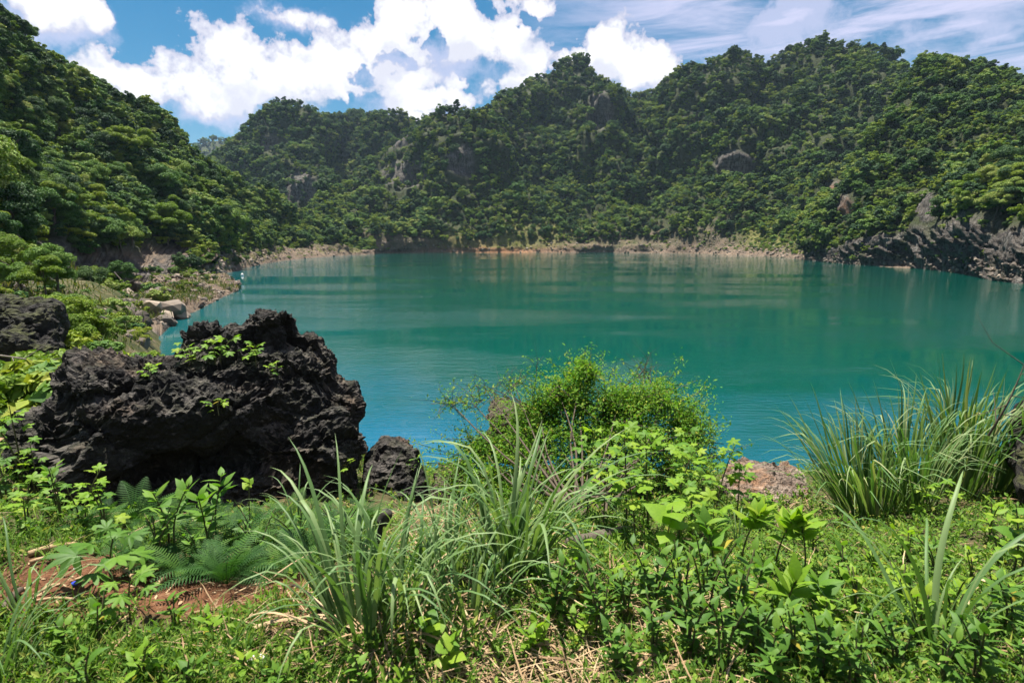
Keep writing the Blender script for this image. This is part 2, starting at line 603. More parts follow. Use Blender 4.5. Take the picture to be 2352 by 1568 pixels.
def rockmat(name, dark, mid, light, sc=1.0, streak=0.0, orange=0.0, bump=0.8, moss=0.0, cap=0.0):
    """weathered limestone; streak = vertical run-off marks, orange = iron stains, moss = green skin on upward faces"""
    m, b = newmat(name)
    tc = b.new('ShaderNodeTexCoord')
    v = tc.outputs['Object']
    n = b.noise(v, 1.3 * sc, 8, 0.66, 0.3)
    c = b.ramp(n, [(0.3, dark), (0.52, mid), (0.75, light)])
    vor = b.voro(b.vmath('ADD', v, b.vmath('MULTIPLY', b.noise(v, 2 * sc, 3, out=1), (0.5 / sc, 0.5 / sc, 0.5 / sc))), 2.2 * sc, 'DISTANCE_TO_EDGE')
    c = b.mix(b.smooth(vor, 0.0, 0.05, 0.6, 0.0), c, tuple(x * 0.5 for x in dark))
    if streak:
        sv = b.mapping(v, scale=(1, 1, 0.12))
        s = b.noise(sv, 1.6 * sc, 5, 0.6)
        c = b.mix(b.smooth(s, 0.48, 0.66, 0, streak), c, (0.42, 0.40, 0.38))
        s2 = b.noise(b.mapping(v, loc=(7, 3, 1), scale=(1, 1, 0.1)), 1.9 * sc, 5, 0.6)
        c = b.mix(b.smooth(s2, 0.5, 0.7, 0, 0.8), c, tuple(x * 0.7 for x in dark))
    if orange:
        o = b.noise(b.mapping(v, loc=(3, 9, 2)), 0.9 * sc, 5, 0.6)
        c = b.mix(b.smooth(o, 0.48, 0.68, 0, orange), c, (0.36, 0.18, 0.08))
    if cap:  # paler upward faces: grey weathering, with sunlit tops painted in
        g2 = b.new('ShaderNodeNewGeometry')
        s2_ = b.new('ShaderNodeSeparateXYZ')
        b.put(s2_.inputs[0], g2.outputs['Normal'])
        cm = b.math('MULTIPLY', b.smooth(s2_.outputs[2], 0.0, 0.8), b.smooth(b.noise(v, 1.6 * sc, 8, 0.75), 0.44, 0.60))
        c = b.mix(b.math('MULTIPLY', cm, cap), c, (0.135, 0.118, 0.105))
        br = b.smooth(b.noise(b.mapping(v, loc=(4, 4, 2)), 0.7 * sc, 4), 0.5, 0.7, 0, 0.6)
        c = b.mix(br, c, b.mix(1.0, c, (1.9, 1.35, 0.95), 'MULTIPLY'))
    if moss:
        ge = b.new('ShaderNodeNewGeometry')
        sp = b.new('ShaderNodeSeparateXYZ')
        b.put(sp.inputs[0], ge.outputs['Normal'])
        mm = b.math('MULTIPLY', b.smooth(sp.outputs[2], 0.2, 0.8), b.smooth(b.noise(v, 3 * sc, 5), 0.4, 0.62))
        c = b.mix(b.math('MULTIPLY', mm, moss), c, (0.075, 0.085, 0.02))
    out = b.new('ShaderNodeOutputMaterial')
    p = b.new('ShaderNodeBsdfPrincipled')
    b.put(p.inputs['Base Color'], c)
    p.inputs['Roughness'].default_value = 0.85
    p.inputs['Specular IOR Level'].default_value = 0.3
    bp = b.new('ShaderNodeBump')
    bp.inputs['Strength'].default_value = bump
    bp.inputs['Distance'].default_value = 0.12 / sc
    h = b.math('ADD', b.noise(v, 9 * sc, 8, 0.7), b.math('MULTIPLY', b.voro(v, 14 * sc), 0.5))
    b.put(bp.inputs['Height'], h)
    b.l.new(bp.outputs[0], p.inputs['Normal'])
    b.l.new(p.outputs[0], out.inputs[0])
    return m


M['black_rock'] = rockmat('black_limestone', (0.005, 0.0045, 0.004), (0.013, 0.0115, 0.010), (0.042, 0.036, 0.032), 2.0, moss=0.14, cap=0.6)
M['bank_rock'] = rockmat('dark_bank_rock', (0.008, 0.007, 0.006), (0.022, 0.019, 0.017), (0.075, 0.063, 0.053), 0.6, moss=0.6)
M['pale_rock'] = rockmat('pale_limestone', (0.05, 0.034, 0.026), (0.17, 0.125, 0.095), (0.40, 0.33, 0.27), 3.0, orange=0.5)
M['mossy_rock'] = rockmat('mossy_rock', (0.03, 0.025, 0.02), (0.08, 0.06, 0.045), (0.16, 0.12, 0.08), 1.6, moss=0.95)
M['cliff'] = rockmat('grey_cliff', (0.05, 0.048, 0.046), (0.13, 0.125, 0.12), (0.27, 0.255, 0.24), 0.22, streak=0.8)
M['cliff_orange'] = rockmat('orange_cliff', (0.07, 0.05, 0.04), (0.18, 0.13, 0.10), (0.32, 0.25, 0.2), 0.2, streak=0.5, orange=0.9)
M['cliff_dark'] = rockmat('dark_cliff', (0.022, 0.022, 0.022), (0.06, 0.058, 0.056), (0.15, 0.145, 0.14), 0.25, streak=0.6)


def terrainmat(name, soil=((0.020, 0.026, 0.010), (0.045, 0.055, 0.018)), beach=((0.055, 0.043, 0.033), (0.215, 0.155, 0.108))):
    """hill: dark undergrowth soil; attribute rock -> limestone, attribute beach -> stony shore, attribute meadow -> grass, attribute rust -> orange earth"""
    m, b = newmat(name)
    tc = b.new('ShaderNodeTexCoord')
    v = tc.outputs['Object']
    A = lambda k: (lambda nd: (setattr(nd, 'attribute_name', k), nd.outputs['Fac'])[1])(b.new('ShaderNodeAttribute'))
    c = b.mix(b.noise(v, 0.25, 6, 0.65), soil[0], soil[1])
    n = b.noise(v, 0.16, 9, 0.7, 0.4)
    n2 = b.noise(v, 0.7, 6, 0.7)
    bc = b.ramp(b.math('ADD', b.math('MULTIPLY', n, 0.6), b.math('MULTIPLY', n2, 0.4)), [(0.36, beach[0]), (0.62, beach[1])])
    bc = b.mix(A('rust'), bc, b.mix(n2, (0.15, 0.068, 0.03), (0.34, 0.18, 0.09)))
    c = b.mix(A('beach'), c, bc)
    g = b.mix(b.noise(v, 0.5, 6, 0.7), (0.075, 0.085, 0.02), (0.17, 0.155, 0.045))
    c = b.mix(A('meadow'), c, g)
    rk = b.ramp(b.noise(v, 0.3, 9, 0.68, 0.5), [(0.3, (0.065, 0.056, 0.049)), (0.52, (0.135, 0.118, 0.103)), (0.74, (0.22, 0.195, 0.168))])
    st = b.noise(b.mapping(v, rot=(0.35, 0.5, 0.2), scale=(0.25, 0.25, 1.3)), 0.45, 6, 0.6, 0.8)
    rk = b.mix(b.smooth(st, 0.5, 0.62, 0.0, 0.75), rk, (0.035, 0.03, 0.028))
    ss = b.noise(b.mapping(v, scale=(1, 1, 0.10)), 0.55, 5, 0.6)
    rk = b.mix(b.smooth(ss, 0.52, 0.66, 0.0, 0.55), rk, (0.26, 0.245, 0.225))
    s3 = b.noise(b.mapping(v, loc=(5, 2, 9), scale=(1, 1, 0.08)), 0.9, 5, 0.65)
    rk = b.mix(b.smooth(s3, 0.5, 0.62, 0.0, 0.8), rk, (0.022, 0.020, 0.019))
    rk = b.mix(b.math('MULTIPLY', A('stain'), b.smooth(b.noise(v, 0.12, 4), 0.35, 0.6)), rk, (0.19, 0.115, 0.075))
    c = b.mix(A('rock'), c, rk)
    out = b.new('ShaderNodeOutputMaterial')
    p = b.new('ShaderNodeBsdfPrincipled')
    b.put(p.inputs['Base Color'], c)
    p.inputs['Roughness'].default_value = 0.9
    p.inputs['Specular IOR Level'].default_value = 0.2
    bp = b.new('ShaderNodeBump')
    bp.inputs['Strength'].default_value = 1.0
    bp.inputs['Distance'].default_value = 0.9
    flute = b.math('MULTIPLY', b.noise(b.mapping(v, scale=(1, 1, 0.09)), 0.8, 5, 0.65), b.math('MULTIPLY', A('rock'), 3.0))
    b.put(bp.inputs['Height'], b.math('ADD', b.noise(v, 0.9, 8, 0.7), flute))
    b.l.new(bp.outputs[0], p.inputs['Normal'])
    b.l.new(p.outputs[0], out.inputs[0])
    return m


M['terrain'] = terrainmat('hill_ground')
M['terrain_far'] = terrainmat('far_hill_ground')


def groundmat():
    m, b = newmat('red_earth')
    tc = b.new('ShaderNodeTexCoord')
    v = tc.outputs['Object']
    n = b.noise(v, 1.6, 8, 0.65)
    n2 = b.noise(v, 22, 6, 0.7)
    c = b.ramp(n, [(0.3, (0.075, 0.032, 0.016)), (0.5, (0.135, 0.058, 0.028)), (0.72, (0.20, 0.095, 0.048))])
    c = b.mix(b.smooth(n2, 0.5, 0.68, 0, 0.6), c, (0.27, 0.16, 0.09))
    c = b.mix(b.smooth(n2, 0.5, 0.36, 0, 0.7), c, (0.04, 0.022, 0.014))
    at = b.new('ShaderNodeAttribute')
    at.attribute_name = 'litter'
    lit = b.mix(b.noise(v, 9, 7, 0.7), (0.030, 0.034, 0.012), (0.135, 0.115, 0.055))
    c = b.mix(at.outputs['Fac'], c, lit)
    a2 = b.new('ShaderNodeAttribute')
    a2.attribute_name = 'bank'
    bk = b.ramp(b.noise(v, 0.8, 9, 0.72), [(0.36, (0.022, 0.026, 0.010)), (0.5, (0.055, 0.060, 0.020)), (0.64, (0.13, 0.098, 0.062))])
    c = b.mix(a2.outputs['Fac'], c, bk)
    out = b.new('ShaderNodeOutputMaterial')
    p = b.new('ShaderNodeBsdfPrincipled')
    b.put(p.inputs['Base Color'], c)
    p.inputs['Roughness'].default_value = 0.95
    p.inputs['Specular IOR Level'].default_value = 0.15
    bp = b.new('ShaderNodeBump')
    bp.inputs['Strength'].default_value = 0.9
    bp.inputs['Distance'].default_value = 0.03
    b.put(bp.inputs['Height'], b.math('ADD', n2, b.noise(v, 70, 4, 0.6)))
    b.l.new(bp.outputs[0], p.inputs['Normal'])
    b.l.new(p.outputs[0], out.inputs[0])
    return m


M['ground'] = groundmat()


def watermat():
    m, b = newmat('lake_water')
    ge = b.new('ShaderNodeNewGeometry')
    v = ge.outputs['Position']
    big = b.noise(b.mapping(v, scale=(0.55, 1, 1)), 0.016, 4, 0.55, 0.4)
    c = b.mix(b.smooth(big, 0.35, 0.65), (0.0, 0.045, 0.032), (0.0, 0.052, 0.040))
    # sky reflection painted into the body colour: bluer near and along the left side
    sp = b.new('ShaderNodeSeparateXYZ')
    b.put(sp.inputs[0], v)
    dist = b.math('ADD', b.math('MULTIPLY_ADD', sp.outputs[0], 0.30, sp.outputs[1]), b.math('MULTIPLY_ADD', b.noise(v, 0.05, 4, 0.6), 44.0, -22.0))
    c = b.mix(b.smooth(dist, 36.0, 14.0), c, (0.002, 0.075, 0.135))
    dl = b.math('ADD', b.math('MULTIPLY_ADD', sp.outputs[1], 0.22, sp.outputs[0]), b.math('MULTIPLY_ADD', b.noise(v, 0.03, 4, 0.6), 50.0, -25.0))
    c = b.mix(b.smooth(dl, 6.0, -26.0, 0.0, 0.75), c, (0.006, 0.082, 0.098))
    out = b.new('ShaderNodeOutputMaterial')
    p = b.new('ShaderNodeBsdfPrincipled')
    b.put(p.inputs['Base Color'], c)
    p.inputs['Roughness'].default_value = 0.035
    p.inputs['IOR'].default_value = 1.333
    p.inputs['Specular IOR Level'].default_value = 0.40
    w1 = b.noise(b.mapping(v, rot=(0, 0, R(14)), scale=(0.45, 1.7, 1)), 2.2, 4, 0.55, 0.25)
    w2 = b.noise(b.mapping(v, rot=(0, 0, R(-8)), scale=(0.5, 1.2, 1)), 0.7, 3, 0.5)
    breeze = b.smooth(b.noise(b.mapping(v, loc=(3, 1, 0), rot=(0, 0, R(-6)), scale=(0.35, 1.0, 1)), 0.045, 4, 0.6, 0.3), 0.40, 0.60, 0.07, 1.0)
    h = b.math('ADD', b.math('MULTIPLY', w1, 0.95), w2)
    bp = b.new('ShaderNodeBump')
    b.put(bp.inputs['Strength'], b.math('MULTIPLY', breeze, 0.5))
    bp.inputs['Distance'].default_value = 0.11
    b.put(bp.inputs['Height'], h)
    b.l.new(bp.outputs[0], p.inputs['Normal'])
    b.l.new(p.outputs[0], out.inputs[0])
    return m


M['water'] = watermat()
M['distant'] = simplemat('distant_wood', [(0.3, (0.03, 0.05, 0.02)), (0.7, (0.07, 0.09, 0.03))], 0.06, 0.95)

# ================================================================== SETTING
# ------------------------------------------------------------------ lake and lake bed
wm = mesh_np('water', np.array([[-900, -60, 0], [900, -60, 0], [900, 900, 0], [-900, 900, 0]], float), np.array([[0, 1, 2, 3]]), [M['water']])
tag(obj('water', wm), 'turquoise green lake with wind ripples', 'lake', kind='structure')
bed = mesh_np('ground_base', np.array([[-4000, -4000, -6], [4000, -4000, -6], [4000, 4000, -6], [-4000, 4000, -6]], float), np.array([[0, 1, 2, 3]]), [M['distant']])
tag(obj('terrain', bed), 'low land reaching past the hills', 'terrain', kind='structure')

# ------------------------------------------------------------------ near bank
SHORE = np.array([(-80, 100), (-52, 76), (-35.5, 57), (-24, 38), (-11, 20.5), (-4.5, 15.8), (0, 14.2), (5, 14.0), (11, 14.6), (18, 17), (30, 22), (60, 34), (110, 60)], float)
_BD = np.array([-8, -3, 0, 1.2, 3, 5, 8.5, 11.5, 14, 20, 32, 60, 100], float)
_BZ = np.array([-4.5, -2, 0, 1.4, 3.1, 4.15, 5.22, 6.18, 6.36, 6.9, 8.6, 14, 22], float)


def shore_dist(x, y):
    x = np.asarray(x, float)
    y = np.asarray(y, float)
    best = np.full(x.shape, 1e9)
    sgn = np.ones(x.shape)
    for (x0, y0), (x1, y1) in zip(SHORE[:-1], SHORE[1:]):
        ex, ey = x1 - x0, y1 - y0
        t = np.clip(((x - x0) * ex + (y - y0) * ey) / (ex * ex + ey * ey), 0, 1)
        dx, dy = x - (x0 + t * ex), y - (y0 + t * ey)
        d = np.hypot(dx, dy)
        s = np.where(ex * (y - y0) - ey * (x - x0) > 0, -1.0, 1.0)
        upd = d < best
        best = np.where(upd, d, best)
        sgn = np.where(upd, s, sgn)
    return best * sgn


def gz(x, y, fine=True):
    x = np.asarray(x, float)
    y = np.asarray(y, float)
    z = np.interp(shore_dist(x, y), _BD, _BZ)
    cap = 4.3 + np.maximum(0, x + 11) * 0.9 + np.maximum(0, 7.5 - y) * 0.7 + np.maximum(0, y - 60) * 0.5
    z = np.where(z > cap - 0.6, np.minimum(z, cap - 0.6 + 0.6 * np.tanh(np.maximum(z - cap + 0.6, 0) / 0.6)), z)
    p = np.stack([x, y, x * 0], -1)
    z = z + 0.22 * fbm(p * 0.35, 3) * np.clip(np.hypot(x, y) / 6, 0.15, 1)
    if fine:
        z = z + 0.045 * fbm(p * 1.9, 3) + 0.012 * fbm(p * 9, 2)
    return z


def G(px, py, dz=0.0):
    """where the line of sight (px, py) meets the near bank"""
    d = raydir(px, py)
    t = np.linspace(0.6, 45, 1800) / math.hypot(d[0], d[1])
    q = np.array([0, 0, EYE]) + t[:, None] * d
    below = q[:, 2] < gz(q[:, 0], q[:, 1])
    k = int(np.argmax(below)) if below.any() else len(t) - 1
    p = q[k].copy()
    p[2] = float(gz(p[0], p[1])) + dz
    return p


def build_ground():
    th = np.concatenate([np.linspace(-180, -62, 60)[:-1], np.linspace(-62, 62, 420), np.linspace(62, 180, 60)[1:]])
    th = np.radians(th)
    rr = np.concatenate([[0.02], np.geomspace(0.5, 75, 230)])
    T, RR = np.meshgrid(th, rr, indexing='ij')
    X, Y = RR * np.sin(T), RR * np.cos(T)
    Z = gz(X, Y)
    p = np.stack([X, Y, Z], -1)
    px, py, fw = pix(p)
    nz = fbm(np.stack([X, Y, X * 0], -1) * 1.3, 3)
    # bare red strip on the left, litter and humus elsewhere
    bare = np.exp(-(((px - 330 + 60 * nz) / 420) ** 4)) * np.exp(-(((py - 1348 + 30 * nz) / 80) ** 4)) * (fw > 0.5)
    lit = np.clip(1.0 - 1.4 * bare + 0.25 * nz, 0.0, 1.0)
    me = mesh_np('ground', p.reshape(-1, 3), grid_faces(len(th), len(rr))[:, ::-1], [M['ground']], True, {'litter': lit, 'bank': np.clip((-X - 5.5) / 3, 0, 1) * np.clip((Y - 6) / 3, 0, 1)})
    tag(obj('ground', me), 'red earth bank sloping down to the lake', 'ground', kind='structure')


build_ground()

# ------------------------------------------------------------------ hills (lofted through measured profiles)
HILLS = {}


def r_shore(py):
    d = raydir(1176, py)
    return EYE / (-d[2]) * d[1] if d[2] < -0.004 else 600


def hillcol(px, sh, bt, cr, mids=None, hT=6.0, back=(22, 0.80, 75, 0.35)):
    """profile of one column: under water, shore, beach top, low, mid, up, crest, two points behind"""
    spy, sr = sh if isinstance(sh, tuple) else (sh, None)
    fix = sr is None
    sr = sr if sr else r_shore(spy)
    p1 = PF(px, spy, sr)
    if fix:
        p1[2] = 0.0
    r1 = math.hypot(p1[0], p1[1])
    u = np.array([p1[0] / r1, p1[1] / r1, 0])
    p0 = p1 - u * 6 - np.array([0, 0, 3.0])
    step = max(1.5, sr * 0.012)
    bt = (bt[0], max(bt[1], sr + step))
    if mids is None:
        mids = [(bt[0] + (cr[0] - bt[0]) * f, bt[1] + (cr[1] - bt[1]) * f ** e) for f, e in ((0.25, 0.95), (0.52, 1.05), (0.8, 1.1))]
    p2 = PF(px, *bt)
    pm, last = [], bt[1]
    for m in mids:
        last = max(m[1], last + step)
        pm.append(PF(px, m[0], last))
    for q, k in zip(pm, (0.5, 0.8, 1.0)):
        q[2] -= hT * k
    p6 = PF(px, cr[0], max(cr[1], last + step))
    p6[2] -= hT
    r6 = math.hypot(p6[0], p6[1])
    u6 = np.array([p6[0] / r6, p6[1] / r6, 0])
    p7 = p6 + u6 * back[0]
    p7[2] = p6[2] * back[1]
    p8 = p6 + u6 * back[2]
    p8[2] = p6[2] * back[3]
    return np.stack([p0, p1, p2, *pm, p6, p7, p8])


def loft(name, cols, nu, vlist, label, big=(60, 10), mid=(22, 4), small=(5, 0.9), cat='hill', rockfn=None, mat='terrain', seed=0.0):
    A = np.stack(cols)
    tu = np.linspace(0, len(cols) - 1, nu)
    Gd = crom(A, tu)                                   # (nu, K, 3)
    Gd = np.swapaxes(crom(np.swapaxes(Gd, 0, 1), np.asarray(vlist)), 0, 1)
    n = normals_grid(Gd)
    if n[..., 2].mean() < 0:
        n = -n
    v = np.broadcast_to(np.asarray(vlist), Gd.shape[:2])
    w = np.clip((v - 1.7) / 1.2, 0, 1) * np.where(v > 5, np.clip(1.25 - (v - 5) * 1.0, 0.18, 1), 1)
    q = Gd + seed
    d = big[1] * fbm(q / big[0], 3) + mid[1] * ridged(q / mid[0], 3) * 0.6
    d = d * w + small[1] * fbm(q / small[0], 3) * np.clip((v - 0.8) / 0.6, 0, 1)
    Gd = Gd + n * d[..., None]
    at = {'rock': np.zeros(v.shape), 'beach': np.clip(2.35 - v + 0.5 * fbm(q / 7, 3), 0, 1), 'meadow': np.zeros(v.shape), 'rust': np.zeros(v.shape), 'stain': np.zeros(v.shape)}
    if rockfn:
        Gd = rockfn(Gd, n, v, at)
    Gd = carve(name, Gd, n, v, at)
    me = mesh_np(name, Gd.reshape(-1, 3), grid_faces(nu, len(vlist)), [M[mat]], True, {k: np.clip(a, 0, 1).ravel() for k, a in at.items()})
    o = tag(obj(name, me), label, cat, kind='structure')
    HILLS[name] = (Gd, v, at, normals_grid(Gd))
    return o


VL = np.concatenate([np.linspace(0, 1, 4)[:-1], np.linspace(1, 2, 14)[:-1], np.linspace(2, 6, 84)[:-1], np.linspace(6, 8, 16)])
VLR = np.concatenate([np.linspace(0, 1, 4)[:-1], np.linspace(1, 2, 44)[:-1], np.linspace(2, 6, 80)[:-1], np.linspace(6, 8, 14)])


# bare limestone walls on the slopes: centre and half size in the picture, strength, rust
CLIFFS = {
    'far_hill': [(1688, 374, 46, 30, 1.0, 0), (1380, 252, 30, 38, .8, 0), (1062, 372, 32, 34, .8, 0), (930, 402, 55, 30, .6, 0), (915, 322, 28, 17, .8, 0), (1925, 458, 34, 40, 1.0, 1)],
    'right_headland': [(2128, 476, 24, 38, .9, 0), (1940, 475, 22, 30, 1.0, 1)],
    'left_hill': [(120, 640, 95, 85, .9, 0)],
    'back_hill': [(690, 430, 40, 34, .6, 0), (620, 330, 20, 16, .5, 0)],
}


def carve(nme, Gd, n, v, at):
    """turn the listed patches of a slope into upright fluted rock"""
    px, py, fw = pix(Gd)
    wob = fbm(Gd / (fw.mean() * 0.03), 3) * 0.35
    for cx, cy_, rx, ry, st, ru in CLIFFS.get(nme, []):
        d = np.hypot((px - cx) / rx, (py - cy_) / ry) + wob
        w = np.clip((1.15 - d) * 3, 0, 1) * (v > 1.02)
        if not w.any():
            continue
        k = fw / F
        t = np.clip((py - cy_) / ry, -1.3, 1.3)          # +1 at the foot
        u = Gd * np.array([1, 1, 0])
        u = u / (np.linalg.norm(u, axis=-1, keepdims=True) + 1e-9)
        q = Gd / (k[..., None] * 14)
        fl = ridged(q * np.array([1, 1, 0.12]), 3) * k * 4.5
        Gd = Gd + u * (w * (t * ry * k * 0.40 - fl * 0.5 + k * 3.0))[..., None]
        at['rock'] = np.maximum(at['rock'], w * (0.55 + 0.45 * st))
        at['beach'] = at['beach'] * (1 - w)
        at['meadow'] = at['meadow'] * (1 - w)
        if ru:
            at['stain'] = np.maximum(at['stain'], w)
    return Gd


def left_fn(Gd, n, v, at):
    px, py, fw = pix(Gd)
    q = Gd
    nz = fbm(q / 9, 3)
    at['meadow'] = np.clip((fbm(q / 6 + 3, 3) - 0.05) * 2.2, 0, 0.85) * np.clip((v - 1.1) * 2, 0, 1) * np.clip(2.7 - v, 0, 1)
    at['beach'] = np.clip(np.maximum(2.75 - v, (py - 560) / 25 * (px < 560)) + 0.6 * nz, 0, 1)
    at['rock'] = np.clip((fbm(q / 5 + 9, 4) + 0.12) * 3, 0, 1) * at['beach'] * np.clip((px < 520) * 1.0, 0, 1)
    # ledges and blocks on the bare slope
    f1, e, cid = worley(q * np.array([0.25, 0.25, 0.5]))
    step = ((cid % 17) / 17.0 - 0.5) * np.clip(e * 5, 0, 1) * np.clip(3.6 - v, 0, 1) * np.clip(v - 0.9, 0, 1) * 1.9
    return Gd + n * step[..., None]


L = lambda px, sh, bt, m, cr, hT=6.3: hillcol(px, sh, bt, cr, m, hT, (14, 0.9, 60, 0.6))
left_cols = [
    L(-900, (880, 14), (780, 24), [(560, 40), (250, 58), (-100, 72)], (-500, 88), 4),
    L(-400, (850, 19), (770, 30), [(590, 48), (340, 68), (50, 88)], (-260, 105), 4),
    L(-150, (820, 22), (745, 35), [(600, 54), (390, 76), (150, 100)], (-90, 122), 4.5),
    L(0, (800, 25), (725, 40), [(600, 58), (420, 84), (215, 112)], (-5, 136)),
    L(100, (785, 31), (705, 48), [(600, 66), (440, 94), (280, 124)], (112, 152)),
    L(200, (762, 36), (692, 56), [(600, 76), (470, 106), (330, 138)], (172, 168)),
    L(300, (748, 45), (690, 66), (lambda: [(605, 90), (490, 118), (360, 150)])(), (200, 185)),
    L(400, (738, 57), (688, 80), [(612, 106), (515, 136), (405, 168)], (278, 203)),
    L(455, (690, 92), (655, 104), [(600, 124), (520, 152), (430, 184)], (338, 222)),
    L(490, 638, (605, 142), [(575, 158), (510, 180), (440, 205)], (366, 236)),
    L(545, 621, (592, 176), [(565, 192), (515, 213), (460, 238)], (398, 266)),
    L(620, 604, (576, 240), [(556, 252), (522, 270), (482, 290)], (437, 310)),
    L(700, 594, (572, 298), [(558, 310), (535, 322), (508, 338)], (480, 355)),
    L(790, 587, (570, 345), [(562, 352), (552, 360), (542, 368)], (530, 378)),
    L(860, 584, (574, 372), [(570, 376), (566, 380), (560, 384)], (556, 390), 3),
]
loft('left_hill', left_cols, 420, VL, 'steep wooded hill on the left with bare stony foot', (30, 6.0), (11, 2.6), (2.5, 0.45), rockfn=left_fn)


def spit_fn(Gd, n, v, at):
    q = Gd
    at['beach'] = np.ones(v.shape)
    at['meadow'] = np.clip((fbm(q / 5 + 3, 3) - 0.0) * 2.2, 0, 0.8) * (v > 2)
    f1, e, cid = worley(q * np.array([0.35, 0.35, 0.7]))
    step = ((cid % 17) / 17.0 - 0.4) * np.clip(e * 5, 0, 1) * np.clip(v - 0.9, 0, 1) * 0.9
    return Gd + n * step[..., None]


def spitcol(px, pts):
    """low headland: shore, three rising points, then down to the water behind"""
    q = [PF(px, py, r) for py, r in pts]
    q[0][2] = 0
    u = np.array([q[0][0], q[0][1], 0]) / math.hypot(q[0][0], q[0][1])
    last = q[-1] + u * 7
    last[2] = -1.5
    return np.stack([q[0] - u * 4 - np.array([0, 0, 2]), *q, last, last + u * 6 - np.array([0, 0, 3])])


spit = [spitcol(350, [(743, 56), (705, 66), (672, 78), (640, 95)]),
        spitcol(400, [(735, 59), (700, 69), (668, 82), (640, 102)]),
        spitcol(445, [(718, 65), (688, 74), (660, 88), (638, 108)]),
        spitcol(490, [(694, 76), (672, 84), (652, 94), (640, 108)]),
        spitcol(525, [(676, 87), (664, 91), (654, 97), (648, 104)]),
        spitcol(548, [(667, 94), (664, 96), (661, 98), (659, 101)])]
loft('stony_point', spit, 150, np.linspace(0, 6, 110), 'low stony point running into the lake below the left hill', (10, 0.4), (5, 0.4), (1.6, 0.55), 'shore', spit_fn)


def far_fn(Gd, n, v, at):
    px, py, fw = pix(Gd)
    nz = fbm(Gd / 22, 3)
    at['rust'] = np.exp(-((px - 1150) / 130) ** 2) * np.clip(1.1 + nz, 0, 1) * (v < 2.1)
    at['meadow'] = np.clip(np.exp(-((px - 1180) / 170) ** 2) * 1.2 + np.exp(-((px - 1820) / 130) ** 2) * 1.6 + 0.6 * nz - 0.25, 0, 0.95) * np.clip((v - 1.45) * 4, 0, 1) * np.clip((2.5 - v) * 4, 0, 1)
    return Gd


def H(px, sh, bt, cr, mids=None, hT=7.5):
    if isinstance(sh, int):                      # the ridge stands well back, so the slope is not too steep
        s0 = r_shore(sh)
        cr = (cr[0], s0 + (cr[1] - s0) * float(np.interp(px, [640, 760, 900, 1450, 1700], [1.0, 1.25, 1.7, 1.7, 1.15])))
    return hillcol(px, sh, bt, cr, mids, hT, (25, 0.88, 90, 0.45))



far_cols = [
    H(640, 592, (575, 322), (505, 440), hT=6),
    H(700, 588, (568, 335), (486, 452), hT=6),
    H(760, 586, (562, 362), (440, 485), hT=6),
    H(820, 584, (560, 388), (388, 505)),
    H(880, 582, (556, 402), (335, 515)),
    H(960, 581, (555, 415), (288, 515)),
    H(1000, 580, (554, 425), (252, 500)),
    H(1060, 580, (552, 432), (242, 492)),
    H(1120, 580, (552, 436), (246, 500)),
    H(1165, 580, (552, 438), (212, 530)),
    H(1210, 580, (552, 440), (182, 552)),
    H(1260, 580, (552, 440), (168, 566)),
    H(1300, 580, (551, 440), (134, 575)),
    H(1335, 580, (551, 438), (126, 575)),
    H(1368, 580, (550, 436), (160, 560)),
    H(1400, 580, (550, 434), (178, 535)),
    H(1440, 581, (549, 428), (205, 545)),
    H(1485, 581, (549, 424), (206, 575)),
    H(1520, 582, (548, 416), (192, 560)),
    H(1560, 582, (547, 408), (160, 535)),
    H(1620, 583, (546, 396), (162, 525)),
    H(1670, 585, (545, 382), (128, 530)),
    H(1705, 586, (545, 372), (118, 530)),
    H(1750, 588, (545, 354), (138, 535)),
    H(1810, 592, (546, 318), (114, 530)),
    H(1870, 598, (550, 276), (92, 525)),
    H(1935, 604, (552, 258), (94, 515)),
    H(2000, 610, (552, 250), (98, 500)),
    H(2060, 614, (552, 250), (132, 490)),
    H(2130, 618, (552, 250), (165, 480)),
    H(2300, 630, (552, 250), (200, 470)),
    H(2600, 660, (552, 240), (240, 460)),
]
loft('far_hill', far_cols, 620, VL, 'long wooded hill ridge across the lake', (72, 21), (27, 9), (6, 1.2), rockfn=far_fn, mat='terrain_far', seed=40)


def head_fn(Gd, n, v, at):
    px, py, fw = pix(Gd)
    q = Gd
    cl = np.clip((2.25 - v) * 5, 0, 1)
    at['rock'] = cl * np.clip(1.0 + fbm(q / 8, 3), 0, 1)
    at['beach'] = np.clip(1.35 - v, 0, 1) * 1.5
    at['meadow'] = np.clip((px - 2290) / 60, 0, 1) * np.clip((1.95 - v) * 3, 0, 1) * np.clip((v - 1.35) * 5, 0, 1) * 0.9
    # tilted beds and joints of the bare cliff
    M3 = np.array([[0.8, 0.3, 0.5], [-0.4, 0.9, 0.1], [-0.45, -0.25, 0.85]])
    qq = q @ M3.T
    f1, e, cid = worley(qq * np.array([0.07, 0.10, 0.34]))
    blk = ((cid % 23) / 23.0 - 0.5) * 1.0 - np.clip(0.10 - e, 0, 1) * 5.0
    f2_, e2, c2 = worley(qq * np.array([0.35, 0.35, 0.95]))
    blk = blk + ((c2 % 19) / 19.0 - 0.5) * 0.35 - np.clip(0.12 - e2, 0, 1) * 1.4
    led = qq[..., 2] * 0.30 + 0.5 * fbm(q / 9, 2)
    blk = blk + ((led - np.floor(led)) ** 2 - 0.35) * 1.1
    return Gd + n * (blk * cl * np.clip((v - 0.9) * 4, 0, 1))[..., None]


def hd(px, sh, foot, top, cr, hT=6):
    return hillcol(px, sh, top, cr, [(top[0] + (cr[0] - top[0]) * f, top[1] + (cr[1] - top[1]) * f ** 1.15) for f in (0.2, 0.5, 0.8)], hT, (18, 0.9, 70, 0.5))


